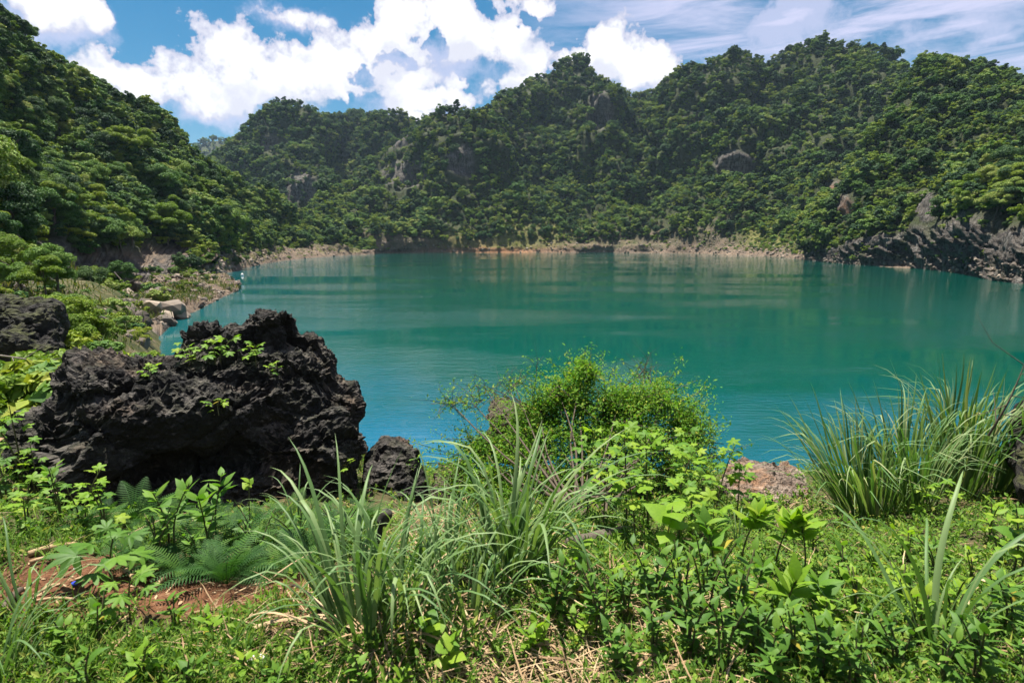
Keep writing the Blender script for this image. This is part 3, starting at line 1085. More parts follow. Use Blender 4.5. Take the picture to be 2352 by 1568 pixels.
head_cols = [
    hd(1850, 598, None, (590, 246), (560, 262), 2),
    hd(1890, 601, None, (576, 234), (500, 268), 4),
    hd(1925, 605, None, (566, 216), (430, 280)),
    hd(1970, 609, None, (556, 202), (350, 292)),
    hd(2030, 612, None, (546, 188), (262, 305)),
    hd(2085, 615, None, (538, 176), (185, 318)),
    hd(2135, 620, None, (534, 164), (124, 326)),
    hd(2200, 628, None, (532, 148), (126, 318)),
    hd(2270, 642, None, (540, 128), (136, 300)),
    hd(2330, 650, None, (552, 118), (158, 285)),
    hd(2420, 660, None, (530, 108), (190, 262)),
    hd(2600, 690, None, (540, 92), (240, 225)),
    hd(2900, 740, None, (560, 74), (300, 180)),
    hd(3400, 800, None, (600, 60), (340, 150)),
]
loft('right_headland', head_cols, 420, VLR, 'wooded headland on the right above a bare grey rock cliff', (40, 9), (16, 4.5), (3.5, 0.6), rockfn=head_fn, seed=90)

back_cols = [
    H(380, (560, 470), (540, 490), (470, 560), None, 6),
    H(450, (560, 480), (535, 500), (410, 600), None, 6),
    H(500, (555, 485), (530, 505), (345, 625), None, 6),
    H(530, (552, 490), (525, 510), (318, 635), None, 6),
    H(575, (550, 495), (520, 515), (278, 640), None, 6),
    H(620, (550, 495), (515, 520), (244, 640), None, 6),
    H(665, (550, 495), (515, 520), (236, 640), None, 6),
    H(705, (550, 500), (515, 525), (250, 645), None, 6),
    H(740, (545, 505), (510, 530), (272, 655), None, 6),
    H(785, (540, 540), (505, 560), (258, 760), None, 6),
    H(825, (540, 540), (505, 560), (255, 760), None, 6),
    H(850, (540, 530), (505, 555), (268, 720), None, 6),
    H(880, (540, 525), (505, 550), (258, 690), None, 6),
    H(920, (540, 525), (505, 550), (254, 690), None, 6),
    H(945, (540, 530), (505, 555), (270, 690), None, 6),
    H(1000, (540, 530), (505, 555), (310, 690), None, 6),
    H(1060, (540, 530), (505, 555), (360, 690), None, 6),
]
loft('back_hill', back_cols, 220, VL[::1], 'domed wooded hills behind the valley at the left end of the lake', (70, 20), (30, 9), (8, 1.4), mat='terrain_far', seed=10)

blue_cols = [H(px, (560, 1200), (520, 1250), (cy_, 1700), None, 5) for px, cy_ in ((330, 420), (400, 372), (440, 340), (470, 326), (505, 322), (535, 330), (580, 350), (650, 400))]
loft('distant_hill', blue_cols, 90, VL[::2], 'distant blue hill in the gap between two nearer hills', (150, 20), (50, 9), (15, 3), mat='terrain_far', seed=5)


# ------------------------------------------------------------------ find a place on a hill
_HP = {}


def hill_at(px, py, names):
    best = None
    for nme in names:
        Gd = HILLS[nme][0]
        if nme not in _HP:
            _HP[nme] = pix(Gd)
        a, b_, fw = _HP[nme]
        d = np.hypot(a - px, b_ - py) + np.where(fw < 1, 1e5, 0)
        near = d < 14
        if near.any():
            k = np.argmin(np.where(near, fw, 1e9))
        else:
            k = np.argmin(d)
        p = Gd.reshape(-1, 3)[k]
        dist = fw.ravel()[k]
        if best is None or dist < best[1]:
            best = (p, dist)
    return best[0]


# ================================================================== TREES
def crown_mesh(name, seed, n_leaf, leaf, shape, mat, fuzz=0.0):
    """a crown of separate leaf clumps spread through an uneven volume; height 1, base at 0"""
    rg = np.random.default_rng(seed)
    lobes = []
    if shape == 'round':
        n, zc, rx, rz, lr = 24, 0.58, 0.36, 0.34, (0.07, 0.17)
    elif shape == 'flat':
        n, zc, rx, rz, lr = 22, 0.62, 0.46, 0.26, (0.07, 0.16)
    elif shape == 'tall':
        n, zc, rx, rz, lr = 20, 0.55, 0.22, 0.42, (0.06, 0.15)
    elif shape == 'loose':
        n, zc, rx, rz, lr = 17, 0.60, 0.42, 0.38, (0.06, 0.15)
    else:                                              # mound of shrubs and vines
        n, zc, rx, rz, lr = 20, 0.32, 0.55, 0.32, (0.09, 0.20)
    for k in range(n):
        d = rg.normal(size=3)
        d /= np.linalg.norm(d)
        rr = rg.uniform(0.45, 1.0)
        c = np.array([d[0] * rx * rr, d[1] * rx * rr, zc + d[2] * rz * rr])
        lobes.append((c, rg.uniform(*lr), rg.uniform(0.55, 0.85)))
    wts = np.array([l[1] ** 2 for l in lobes])
    pick = rg.choice(n, n_leaf, p=wts / wts.sum())
    C = np.stack([lobes[k][0] for k in pick])
    Rr = np.array([lobes[k][1] for k in pick])
    Sq = np.array([lobes[k][2] for k in pick])
    d = rg.normal(size=(n_leaf, 3))
    d[:, 2] = np.where(d[:, 2] < -0.35, -d[:, 2], d[:, 2])
    d /= np.linalg.norm(d, axis=1)[:, None]
    pos = C + d * (Rr * rg.uniform(0.55 - fuzz, 1.12 + fuzz, n_leaf) ** 0.7)[:, None] * np.stack([np.ones(n_leaf), np.ones(n_leaf), Sq], 1)
    nrm = d + (0.38 + fuzz) * rg.normal(size=(n_leaf, 3)) + np.array([0, 0, 0.45])
    nrm /= np.linalg.norm(nrm, axis=1)[:, None]
    a = np.cross(nrm, rg.normal(size=(n_leaf, 3)))
    a /= np.linalg.norm(a, axis=1)[:, None]
    bb = np.cross(nrm, a)
    sz = leaf * rg.uniform(0.55, 1.35, n_leaf)
    a *= sz[:, None]
    bb *= (sz * 0.55)[:, None]
    droop = nrm * (sz * 0.18)[:, None]
    V = np.stack([pos - a - droop, pos - bb, pos + a - droop, pos + bb], 1).reshape(-1, 3)
    Fq = np.arange(len(V)).reshape(-1, 4)
    return mesh_np(name, V, Fq, [mat])


def trunk_mesh(seed, shape):
    rg = np.random.default_rng(seed)
    parts = []
    top = 0.62 if shape != 'tall' else 0.75
    p = np.array([[0, 0, -0.12], [rg.normal() * .01, rg.normal() * .01, .15], [rg.normal() * .03, rg.normal() * .03, .4], [rg.normal() * .05, rg.normal() * .05, top]])
    parts.append(tube(crom(p, np.linspace(0, 3, 7)), np.linspace(0.028, 0.011, 7), 6))
    for k in range(4):
        a = rg.uniform(0, 6.28)
        z0 = rg.uniform(0.3, 0.5)
        q = np.array([[0, 0, z0], [math.cos(a) * .1, math.sin(a) * .1, z0 + .12], [math.cos(a) * .26, math.sin(a) * .26, z0 + .24]])
        parts.append(tube(q, [0.012, 0.008, 0.004], 4))
    V, Fs = join(parts)
    return mesh_np('trunk', V, Fs, [M['bark']], True)


SHAPES = ['round', 'flat', 'tall', 'loose', 'round', 'mound', 'mound']
NEAR, FARC = [], []
for k, s in enumerate(SHAPES):
    mt = M['tree_bright'] if k in (3, 6) else M['tree_dark'] if k in (2, 4) else M['tree']
    NEAR.append((crown_mesh('crown', 100 + k, 14000 if s != 'mound' else 8000, 0.0175 if s != 'mound' else 0.026, s, mt, 0.18), trunk_mesh(k, s), s, mt))
    FARC.append((crown_mesh('crown', 200 + k, 2300 if s != 'mound' else 1400, 0.044 if s != 'mound' else 0.062, s, mt), s))


def sample_hill(nme, n, vmin, vmax, rg, dens=None):
    Gd, v, at, nn = HILLS[nme]
    c = (Gd[:-1, :-1] + Gd[1:, 1:]) / 2
    e1, e2 = Gd[1:, :-1] - Gd[:-1, :-1], Gd[:-1, 1:] - Gd[:-1, :-1]
    area = np.linalg.norm(np.cross(e1, e2), axis=-1)
    vv = v[:-1, :-1]
    ok = (vv > vmin) & (vv < vmax)
    wgt = area * ok
    if dens is not None:
        wgt = wgt * dens(c, vv)
    wgt = wgt.ravel()
    k = rg.choice(len(wgt), n, p=wgt / wgt.sum())
    i, j = np.unravel_index(k, vv.shape)
    u, w = rg.random(n)[:, None], rg.random(n)[:, None]
    pos = Gd[i, j] * (1 - u) * (1 - w) + Gd[i + 1, j] * u * (1 - w) + Gd[i, j + 1] * (1 - u) * w + Gd[i + 1, j + 1] * u * w
    return pos, vv[i, j]


def build_forest():
    rg = np.random.default_rng(5)
    T = []          # pos, size, variant, hill, v

    def add(nme, n, vmin, vmax, size, probs, dens=None):
        pos, v = sample_hill(nme, n, vmin, vmax, rg, dens)
        px, py, fw = pix(pos)
        keep = (pos[:, 2] > 0.6) & (fw > 14)
        if nme == 'left_hill':
            line = np.interp(px, [-400, 0, 190, 330, 420, 540, 640, 720], [690, 640, 612, 566, 566, 580, 592, 602]) + 14 * fbm(pos / 8.0, 2)
            keep &= (py < line) | (px < -60) | ((rg.random(n) < 0.5) & (size[1] < 4.5))
        wob = fbm(pos / 12.0, 2) * 0.35
        for cx, cy_, a, b_, st, ru in CLIFFS.get(nme, []):
            keep &= (np.hypot((px - cx) / a, (py - cy_ - 9) / (b_ + 9)) + wob > 1.08) | (rg.random(n) > 0.55 + 0.45 * st)
        var = rg.choice(7, n, p=probs)
        sz = (size[0] + (size[1] - size[0]) * rg.random(n) ** 1.7) * np.where(var >= 5, 0.55, 1.0) * np.where(rg.random(n) < 0.05, 1.45, 1.0)
        clump = 0.75 + 0.5 * np.clip(fbm(pos / 30.0, 2) + 0.5, 0, 1)
        sz = sz * clump
        for k in np.nonzero(keep)[0]:
            T.append((pos[k], sz[k], int(var[k]), nme, float(v[k]), px[k], py[k], fw[k]))

    mix = [.22, .09, .15, .15, .19, .10, .10]
    low = [.08, .10, .02, .12, .08, .30, .30]
    bare = lambda c, v: np.clip((v - 2.75 + 0.9 * fbm(c / 9, 3)) * 1.5, 0.015, 1)
    add('left_hill', 6200, 2.4, 6.4, (2.8, 6.6), mix, bare)
    add('left_hill', 900, 2.0, 3.2, (2.0, 4.2), low, bare)
    add('left_hill', 1300, 1.15, 3.0, (0.9, 3.0), low, lambda c, v: np.exp(-np.hypot(c[..., 0], c[..., 1]) / 70) * (fbm(c / 8 + 5, 3) > 0.0))
    add('stony_point', 60, 2.0, 4.0, (.8, 2.0), low)
    add('far_hill', 15000, 1.95, 6.6, (3.6, 9.0), mix)
    add('far_hill', 2400, 1.85, 3.6, (3.5, 7.5), low)
    add('right_headland', 5200, 2.13, 6.6, (2.8, 6.8), mix)
    add('right_headland', 500, 2.0, 3.2, (1.5, 4), low)
    add('right_headland', 90, 1.2, 1.9, (0.8, 2.2), low)
    add('back_hill', 5600, 2.0, 6.6, (4, 9.5), [.3, .12, .1, .06, .3, .06, .06])
    add('distant_hill', 500, 3, 6.6, (12, 20), [.3, .12, .1, .06, .3, .06, .06])
    add('far_hill', 1300, 1.25, 2.2, (1.5, 4.2), [0, 0, 0, 0, 0, .5, .5], lambda c, v: 0.5 + np.exp(-((pix(c)[0] - 1800) / 120) ** 2) * 3)
    nb = 420
    th = rg.uniform(-R(46), -R(22), nb)
    r_ = 11 * 5.2 ** rg.random(nb)
    bp_ = np.stack([r_ * np.sin(th), r_ * np.cos(th), 0 * r_], 1)
    bp_[:, 2] = gz(bp_[:, 0], bp_[:, 1])
    bpx, bpy_, bfw = pix(bp_)
    for k in range(nb):
        if shore_dist(bp_[k, 0], bp_[k, 1]) > 0.8 and not (330 < bpx[k] < 460 and bp_[k, 1] > 45):
            deep = bpx[k] < 190 and bfw[k] > 38
            T.append((bp_[k], float(1.8 + 2.6 * rg.random()) if deep and k % 2 else float(0.6 + 1.5 * rg.random() ** 1.4), int(rg.integers(0, 5)) if deep and k % 2 else int(5 + k % 2), 'bank', 1.0, bpx[k], bpy_[k], bfw[k]))
    # the nearest ones in view become things of their own
    order = sorted(range(len(T)), key=lambda i: -T[i][1] / T[i][7] * (1.0 if (-90 < T[i][5] < 2440 and -200 < T[i][6] < 760) else 0.0))
    mine = order[:286]
    rest = [i for i in range(len(T)) if i not in set(mine)]
    word = {'round': 'round-crowned', 'flat': 'flat spreading', 'tall': 'tall narrow', 'loose': 'pale open-crowned', 'mound': 'low mounded'}
    protos = {}
    for n_, i in enumerate(mine):
        pos, sz, var, nme, v, px, py, fw = T[i]
        far = n_ >= 272
        if far:
            var = (n_ - 272) % 7
        s = SHAPES[var]
        root = obj('broadleaf_tree' if s != 'mound' else 'shrub', None, loc=pos - np.array([0, 0, 0.25]), rot=(0, 0, rg.uniform(0, 6.28)), scale=float(sz))
        me = FARC[var][0] if far else NEAR[var][0]
        c = obj('crown', me, root, scale=(rg.uniform(.88, 1.12), rg.uniform(.88, 1.12), 1))
        c['kind'] = 'stuff'
        obj('trunk', NEAR[var][1], root)
        if far and var not in protos:
            protos[var] = c
        if nme == 'left_hill':
            band = 'among rocks at the foot' if v < 2.3 else 'above the bare foot' if v < 3.2 else 'halfway up' if v < 4.7 else 'near the top'
            if px < 150:
                where = 'of the left hill, near the left edge'
            elif px < 420:
                where = 'of the left hill, over the stony point'
            else:
                where = 'of the left hill, towards the valley'
        elif nme == 'bank':
            band, where = 'among stones and grass', 'on the low left bank'
        elif nme == 'stony_point':
            band, where = 'among the stones', 'of the low stony point'
        elif nme == 'right_headland':
            band = 'right above the bare cliff' if v < 3.1 else 'halfway up' if v < 4.7 else 'near the top'
            where = 'of the right headland'
        else:
            band, where = 'on the slope', 'of the far hill across the lake'
        kindw = 'tree' if s != 'mound' else 'shrub'
        lab = f'{word[s]} {kindw} {band} {where}'
        tag(root, lab, kindw, lab.replace(kindw, kindw + 's', 1))
    # the rest: one wood, instanced
    pts = np.array([T[i][0] - np.array([0, 0, 0.3]) for i in rest])
    me = mesh_np('forest_points', pts, np.zeros((0, 3), int))
    n = len(rest)
    a = me.attributes.new('tree_scale', 'FLOAT', 'POINT')
    a.data.foreach_set('value', np.array([T[i][1] for i in rest], np.float32))
    a = me.attributes.new('tree_turn', 'FLOAT', 'POINT')
    a.data.foreach_set('value', rg.uniform(0, 6.28, n).astype(np.float32))
    a = me.attributes.new('tree_kind', 'INT', 'POINT')
    a.data.foreach_set('value', np.array([T[i][2] for i in rest], np.int32))
    fo = tag(obj('forest', me), 'dense broadleaf forest covering the hills round the lake', 'forest', kind='stuff')
    ng = bpy.data.node_groups.new('forest_trees', 'GeometryNodeTree')
    ng.interface.new_socket('Geometry', in_out='INPUT', socket_type='NodeSocketGeometry')
    ng.interface.new_socket('Geometry', in_out='OUTPUT', socket_type='NodeSocketGeometry')
    N, Lk = ng.nodes, ng.links
    gi, go = N.new('NodeGroupInput'), N.new('NodeGroupOutput')
    jn = N.new('GeometryNodeJoinGeometry')
    for var in reversed(range(7)):
        oi = N.new('GeometryNodeObjectInfo')
        oi.transform_space = 'ORIGINAL'
        oi.inputs['Object'].default_value = protos[var]
        oi.inputs['As Instance'].default_value = True
        Lk.new(oi.outputs['Geometry'], jn.inputs[0])
    ip = N.new('GeometryNodeInstanceOnPoints')
    ip.inputs['Pick Instance'].default_value = True

    def named(nm, typ):
        q = N.new('GeometryNodeInputNamedAttribute')
        q.data_type = typ
        q.inputs[0].default_value = nm
        return q.outputs[0]
    Lk.new(gi.outputs[0], ip.inputs['Points'])
    Lk.new(jn.outputs[0], ip.inputs['Instance'])
    Lk.new(named('tree_kind', 'INT'), ip.inputs['Instance Index'])
    cx = N.new('ShaderNodeCombineXYZ')
    Lk.new(named('tree_turn', 'FLOAT'), cx.inputs[2])
    Lk.new(cx.outputs[0], ip.inputs['Rotation'])
    Lk.new(named('tree_scale', 'FLOAT'), ip.inputs['Scale'])
    Lk.new(ip.outputs[0], go.inputs[0])
    md = fo.modifiers.new('trees', 'NODES')
    md.node_group = ng


build_forest()

# ================================================================== ROCKS
def ico(sub=2):
    import bmesh
    bm = bmesh.new()
    bmesh.ops.create_icosphere(bm, subdivisions=sub, radius=1.0)
    V = np.array([v.co[:] for v in bm.verts])
    Fq = np.array([[v.index for v in f.verts] for f in bm.faces])
    bm.free()
    return V, Fq


ICO1, ICO2, ICO3 = ico(1), ico(2), ico(3)


def stone_mesh(seed, mat, base=ICO1):
    rg = np.random.default_rng(seed)
    V = base[0].copy()
    for k in range(7):                                  # cut flat faces
        d = rg.normal(size=3)
        d /= np.linalg.norm(d)
        h = rg.uniform(0.45, 0.8)
        e = V @ d - h
        V = V - np.outer(np.maximum(e, 0), d)
    V = V * np.array([rg.uniform(.8, 1.2), rg.uniform(.7, 1.1), rg.uniform(.5, .8)])
    V = V + 0.05 * rg.normal(size=V.shape)
    return mesh_np('stone', V, base[1], [mat])


STONES = [stone_mesh(300 + k, M['stone'], ICO2 if k < 3 else ICO1) for k in range(8)]


def karst(name, chunks, voxel, mat, amp=1.0, seed=0.0, parent=None, smooth=False):
    """rough limestone boulder: chunks joined, remeshed, then etched with sharp pits"""
    parts = []
    for (px, py, rx, ry, depth, r) in chunks:
        c = P(px, py, r)
        k = np.linalg.norm(c - np.array([0, 0, EYE])) / F
        V = ICO3[0]
        V = np.sign(V) * np.abs(V) ** 0.72
        V = V * np.array([rx * k, depth, ry * k])
        V = V @ rotz(-math.atan2(c[0], c[1])).T + c
        parts.append((V, ICO3[1]))
    V, Fs = join(parts)
    me = mesh_np(name, V, Fs)
    o = obj(name, me)
    md = o.modifiers.new('r', 'REMESH')
    md.mode = 'VOXEL'
    md.voxel_size = voxel
    dg = bpy.context.evaluated_depsgraph_get()
    ev = o.evaluated_get(dg)
    m2 = bpy.data.meshes.new_from_object(ev)
    o.modifiers.clear()
    n = len(m2.vertices)
    co = np.empty(n * 3, np.float32)
    no = np.empty(n * 3, np.float32)
    m2.vertices.foreach_get('co', co)
    m2.vertices.foreach_get('normal', no)
    co = co.reshape(-1, 3).astype(float)
    no = no.reshape(-1, 3).astype(float)
    q = co + seed
    M3 = np.array([[0.85, 0.2, 0.45], [-0.2, 0.97, 0.0], [-0.45, 0.1, 0.88]])
    qq = q @ M3.T
    f1, e, cid = worley(qq * np.array([0.9, 0.9, 1.7]))
    d = -0.05 + 0.22 * fbm(q * 0.9, 2) + ((worley(qq * 1.3 + 5)[2] % 11) / 11 - 0.5) * 0.16 + ((cid % 13) / 13 - 0.5) * 0.10 - 0.35 * np.clip(0.10 - e, 0, 1)
    up = np.clip(no[:, 2] + 0.25, 0.10, 1)
    d = d + 0.05 * (ridged(q * 2.3, 2) - 1.0) * (0.3 + up) + 0.045 * (ridged(q * 6.5, 4, 0.62) - 1.0) * (0.08 + up)
    w1, we, wc = worley(q * 11.0)
    d = d + (w1 - 0.45) * 0.10 * (0.08 + up) * (np.abs(pnoise(q * 1.3)) * 1.5 + 0.4)
    co = co + no * (d * amp)[:, None]
    m2.vertices.foreach_set('co', co.astype(np.float32).ravel())
    m2.materials.clear()
    m2.materials.append(mat)
    m2.polygons.foreach_set('use_smooth', np.full(len(m2.polygons), smooth, bool))
    m2.update()
    m2.name = name
    o.data = m2
    bpy.data.meshes.remove(me)
    if parent:
        o.parent = parent
    return o


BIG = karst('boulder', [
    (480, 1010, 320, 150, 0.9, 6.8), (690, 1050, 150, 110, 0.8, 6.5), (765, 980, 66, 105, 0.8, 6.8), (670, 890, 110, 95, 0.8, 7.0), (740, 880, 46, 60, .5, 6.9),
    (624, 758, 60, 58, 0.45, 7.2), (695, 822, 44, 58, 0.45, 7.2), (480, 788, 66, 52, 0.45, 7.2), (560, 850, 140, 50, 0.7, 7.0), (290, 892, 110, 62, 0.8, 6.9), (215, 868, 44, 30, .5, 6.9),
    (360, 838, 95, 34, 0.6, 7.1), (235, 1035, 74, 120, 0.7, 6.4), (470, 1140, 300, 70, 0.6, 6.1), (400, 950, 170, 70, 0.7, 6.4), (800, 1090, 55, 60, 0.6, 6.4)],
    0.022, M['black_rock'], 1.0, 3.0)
tag(BIG, 'huge black jagged limestone boulder above the lake edge', 'boulder')
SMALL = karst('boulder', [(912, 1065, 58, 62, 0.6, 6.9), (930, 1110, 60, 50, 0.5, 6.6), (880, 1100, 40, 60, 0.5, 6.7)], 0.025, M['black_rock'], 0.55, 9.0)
tag(SMALL, 'small black boulder just right of the huge one', 'boulder')
o = karst('boulder', [(1180, 962, 62, 34, 0.7, 11.5), (1190, 1010, 75, 50, 0.8, 11.5)], 0.05, M['mossy_rock'], 0.7, 21.0)
tag(o, 'brown mossy rock behind the leafy bush by the water', 'rock')
o = karst('boulder', [(1730, 1086, 54, 16, 0.45, 7.6), (1800, 1100, 52, 14, 0.45, 7.6), (1760, 1120, 80, 20, 0.6, 7.2)], 0.022, M['pale_rock'], 0.6, 33.0)
tag(o, 'pale brown pitted rock left of the tall grass clump', 'rock')
o = karst('boulder', [(2385, 985, 40, 34, 0.5, 8.5), (2450, 1000, 60, 50, 0.7, 8.3), (2420, 1060, 60, 50, 0.6, 8.3), (2430, 1120, 60, 40, 0.6, 8.1)], 0.04, M['bank_rock'], 0.8, 51.0)
tag(o, 'dark rock at the right edge behind the tall grass', 'rock')
o = karst('boulder', [(70, 755, 52, 48, 1.6, 22.0), (5, 740, 40, 52, 1.6, 22.5), (105, 775, 30, 34, 1.2, 21.5), (20, 800, 50, 40, 1.4, 21), (80, 815, 50, 40, 1.4, 21)], 0.08, M['bank_rock'], 0.9, 61.0)
tag(o, 'dark rounded rock outcrop at the left edge under the hill', 'rock')
o = karst('boulder', [(1080, 1130, 90, 45, 0.6, 6.6), (1180, 1150, 90, 45, 0.5, 6.4), (1040, 1090, 50, 30, 0.5, 7.0)], 0.035, M['mossy_rock'], 0.6, 81.0)
tag(o, 'low mossy rock under the bush beside the small black boulder', 'rock')


def build_stones():
    rg = np.random.default_rng(21)
    # named boulders on the left shore
    spots = [(372, 678, 26, 'square pale boulder on the stony left shore'), (385, 708, 42, 'broad flat-topped boulder at the water on the left shore'), (352, 712, 26, 'tilted pale slab left of the broad shore boulder'),
             (420, 722, 22, 'low tan rock lying at the water edge of the left shore'), (318, 662, 20, 'rounded boulder higher up the stony left slope'), (225, 745, 24, 'brown boulder in the green patch of the left bank'),
             (320, 752, 24, 'dark boulder at the tip of the left bank'), (300, 640, 16, 'small square rock at the grass above the left shore')]
    for px, py, s, lab in spots:
        c = hill_at(px, py, ['left_hill', 'stony_point'])
        if px == 225 or px == 320:
            c = G(px, py)
        k = np.linalg.norm(c - np.array([0, 0, EYE])) / F * s
        me = stone_mesh(int(px * 7 + py), M['stone'], ICO2)
        o = obj('shore_boulder', me, loc=c + np.array([0, 0, k * 0.25]), rot=(rg.normal() * .15, rg.normal() * .15, rg.uniform(0, 6.28)), scale=(k * 1.05, k, k * 1.0))
        tag(o, lab, 'boulder', 'boulders on the left shore')
    S = []

    def add(nme, n, vmin, vmax, size, dens=None):
        pos, v = sample_hill(nme, n, vmin, vmax, rg, dens)
        px, py, fw = pix(pos)
        s = size[0] * (size[1] / size[0]) ** (rg.random(n) ** 2.8)
        for k in range(n):
            if pos[k][2] > -0.3:
                S.append((pos[k], s[k], nme, px[k], py[k], fw[k]))
    m_ = 900
    th = rg.uniform(-R(48), -R(24), m_)
    r_ = 11 * 5.5 ** rg.random(m_)
    bx, by = r_ * np.sin(th), r_ * np.cos(th)
    bs = 0.12 * 9 ** (rg.random(m_) ** 2.2)
    bp_ = np.stack([bx, by, gz(bx, by)], 1)
    bpx, bpy_, bfw = pix(bp_)
    for k in range(m_):
        if shore_dist(bx[k], by[k]) > -0.5 and fbm(bp_[k:k + 1] / 3, 2)[0] > -0.1:
            S.append((bp_[k], bs[k], 'bank', bpx[k], bpy_[k], bfw[k]))
    shallow = lambda c, v: np.exp(-((v - 1.25) / 0.5) ** 2) + 0.12
    add('left_hill', 3800, 0.95, 3.3, (0.25, 1.9), lambda c, v: (np.exp(-((v - 1.4) / 0.8) ** 2) + 0.12) * np.exp(-np.hypot(c[..., 0], c[..., 1]) / 110))
    add('stony_point', 1700, 0.95, 4.5, (0.16, 0.95))
    add('far_hill', 3200, 0.98, 1.9, (0.5, 2.4), shallow)
    add('right_headland', 1300, 0.98, 1.45, (0.3, 1.8), shallow)
    vis = lambda s: (-20 < s[3] < 2380)
    order = sorted(range(len(S)), key=lambda i: -S[i][1] / S[i][5] * (1 if vis(S[i]) else 0))
    mine = order[:230]
    where = {'bank': 'on the grassy left bank behind the boulder', 'left_hill': 'on the bare slope below the left hill', 'stony_point': 'on the stony point in the lake', 'far_hill': 'along the far shore', 'right_headland': 'at the foot of the right cliff'}
    for i in mine:
        p, s, nme, px, py, fw = S[i]
        o = obj('stone', STONES[int(rg.integers(8))], loc=p + np.array([0, 0, s * 0.12]), rot=(rg.normal() * .3, rg.normal() * .3, rg.uniform(0, 6.28)), scale=float(s * 0.6))
        tag(o, 'loose weathered grey brown stone ' + where[nme], 'stone', 'stones ' + where[nme])
    rest = [S[i] for i in order[230:]]
    lst = []
    for k in range(4):
        sub = rest[k::4]
        V = np.array([v.co[:] for v in STONES[3 + k].vertices])
        Fq = np.array([list(p.vertices) for p in STONES[3 + k].polygons])
        n = len(sub)
        eul = np.stack([rg.normal(size=n) * .3, rg.normal(size=n) * .3, rg.uniform(0, 6.28, n)], 1)
        lst.append(scatter((V, Fq), [a[0] + np.array([0, 0, a[1] * .1]) for a in sub], eul, np.array([a[1] * .6 for a in sub])))
    V, Fs = merge(lst)
    tag(obj('rubble', mesh_np('rubble', V, Fs, [M['stone']])), 'loose stones strewn along the lake shore', 'rubble', kind='stuff')


build_stones()

# ================================================================== NEAR PLANTS
def strip(pts, wid, side, fold=0.25):
    """leaf ribbon: pts (n,3) centre line, wid (n), side (n,3) across"""
    n = len(pts)
    t = np.gradient(pts, axis=0)
    t /= np.linalg.norm(t, axis=1, keepdims=True) + 1e-9
    nr = np.cross(side, t)
    V = np.stack([pts - side * wid[:, None] + nr * (wid * fold)[:, None], pts, pts + side * wid[:, None] + nr * (wid * fold)[:, None]], 1).reshape(-1, 3)
    i = np.arange(n - 1) * 3
    Fq = np.concatenate([np.stack([i, i + 1, i + 4, i + 3], 1), np.stack([i + 1, i + 2, i + 5, i + 4], 1)])
    return V, Fq


def blade(phi0, bend, power, w=0.016, kink=0.0, n=11):
    s = np.linspace(0, 1, n)
    ph = phi0 + bend * s ** power + kink * (1 / (1 + np.exp(-(s - 0.62) * 30)))
    ds = 1.0 / (n - 1)
    x = np.concatenate([[0], np.cumsum(np.sin(ph[:-1]) * ds)])
    z = np.concatenate([[0], np.cumsum(np.cos(ph[:-1]) * ds)])
    pts = np.stack([x, 0.02 * np.sin(s * 5), z], 1)
    wd = w * np.minimum(1, 0.45 + s * 3.0) * np.clip(1 - s ** 3.2, 0.02, 1)
    return strip(pts, wd, np.tile([0, 1.0, 0], (n, 1)), 0.5)


def blades(mat, w):
    out = []
    for k in range(14):
        rg = random.Random(k)
        kink = rg.uniform(0.7, 1.6) if k % 4 == 3 else 0
        V, Fq = blade(rg.uniform(0.02, 0.14), rg.uniform(0.4, 2.3), rg.uniform(1.7, 3.0), w * rg.uniform(.8, 1.25), kink)
        out.append(mesh_np('blade', V, Fq, [mat], True))
    return out


def upright_blades(mat, w):
    out = []
    for k in range(14):
        rg = random.Random(k + 50)
        V, Fq = blade(rg.uniform(0.0, 0.08), rg.uniform(0.05, 0.7) if k % 5 and k % 3 else rg.uniform(.8, 2.0), rg.uniform(2.2, 4.0), w * rg.uniform(.8, 1.25), rg.uniform(0.6, 1.5) if k % 5 == 2 else 0)
        out.append(mesh_np('blade', V, Fq, [mat], True))
    return out


BL = blades(M['lemon'], 0.0115)
BLP = upright_blades(M['lemon_pale'], 0.0092)
STRAWB = blades(M['straw'], 0.012)


def grass_clump(base, label, n, length, spread, group, lean=(0, 0), bank=None, dead=0, seed=0, foot=0.10, leanr=0.10):
    rg = random.Random(seed)
    if bank is BL and n > 20:
        n = int(n * 1.45)
    bank = bank or BL
    root = obj('grass_clump', None, loc=base)
    tag(root, label, 'grass clump', group)
    for k in range(n):
        a = rg.uniform(0, 6.283)
        rr = foot * rg.random() ** 0.5
        tilt = spread * (0.15 + 0.85 * rg.random()) * (0.4 + 0.6 * rr / foot)
        # rotate about z by a then lean the whole clump
        q = Euler((0, tilt, a)).to_quaternion()
        lq = Euler((-lean[1] * rg.uniform(.6, 1.2), lean[0] * rg.uniform(.6, 1.2), 0)).to_quaternion()
        o = obj('blade', bank[rg.randrange(14)], root, loc=(rr * math.cos(a), rr * math.sin(a), -0.02))
        o.rotation_mode = 'QUATERNION'
        o.rotation_quaternion = lq @ q
        L_ = length * rg.uniform(0.55, 1.08)
        o.scale = (L_, L_ * rg.uniform(.75, 1.2), L_)
    for k in range(dead):
        a = rg.uniform(0, 6.283)
        o = obj('dead_blade', STRAWB[rg.randrange(14)], root, loc=(foot * .8 * math.cos(a), foot * .8 * math.sin(a), 0.03), rot=(0, rg.uniform(0.9, 1.5), a))
        o.scale = (length * .6,) * 3
    return root


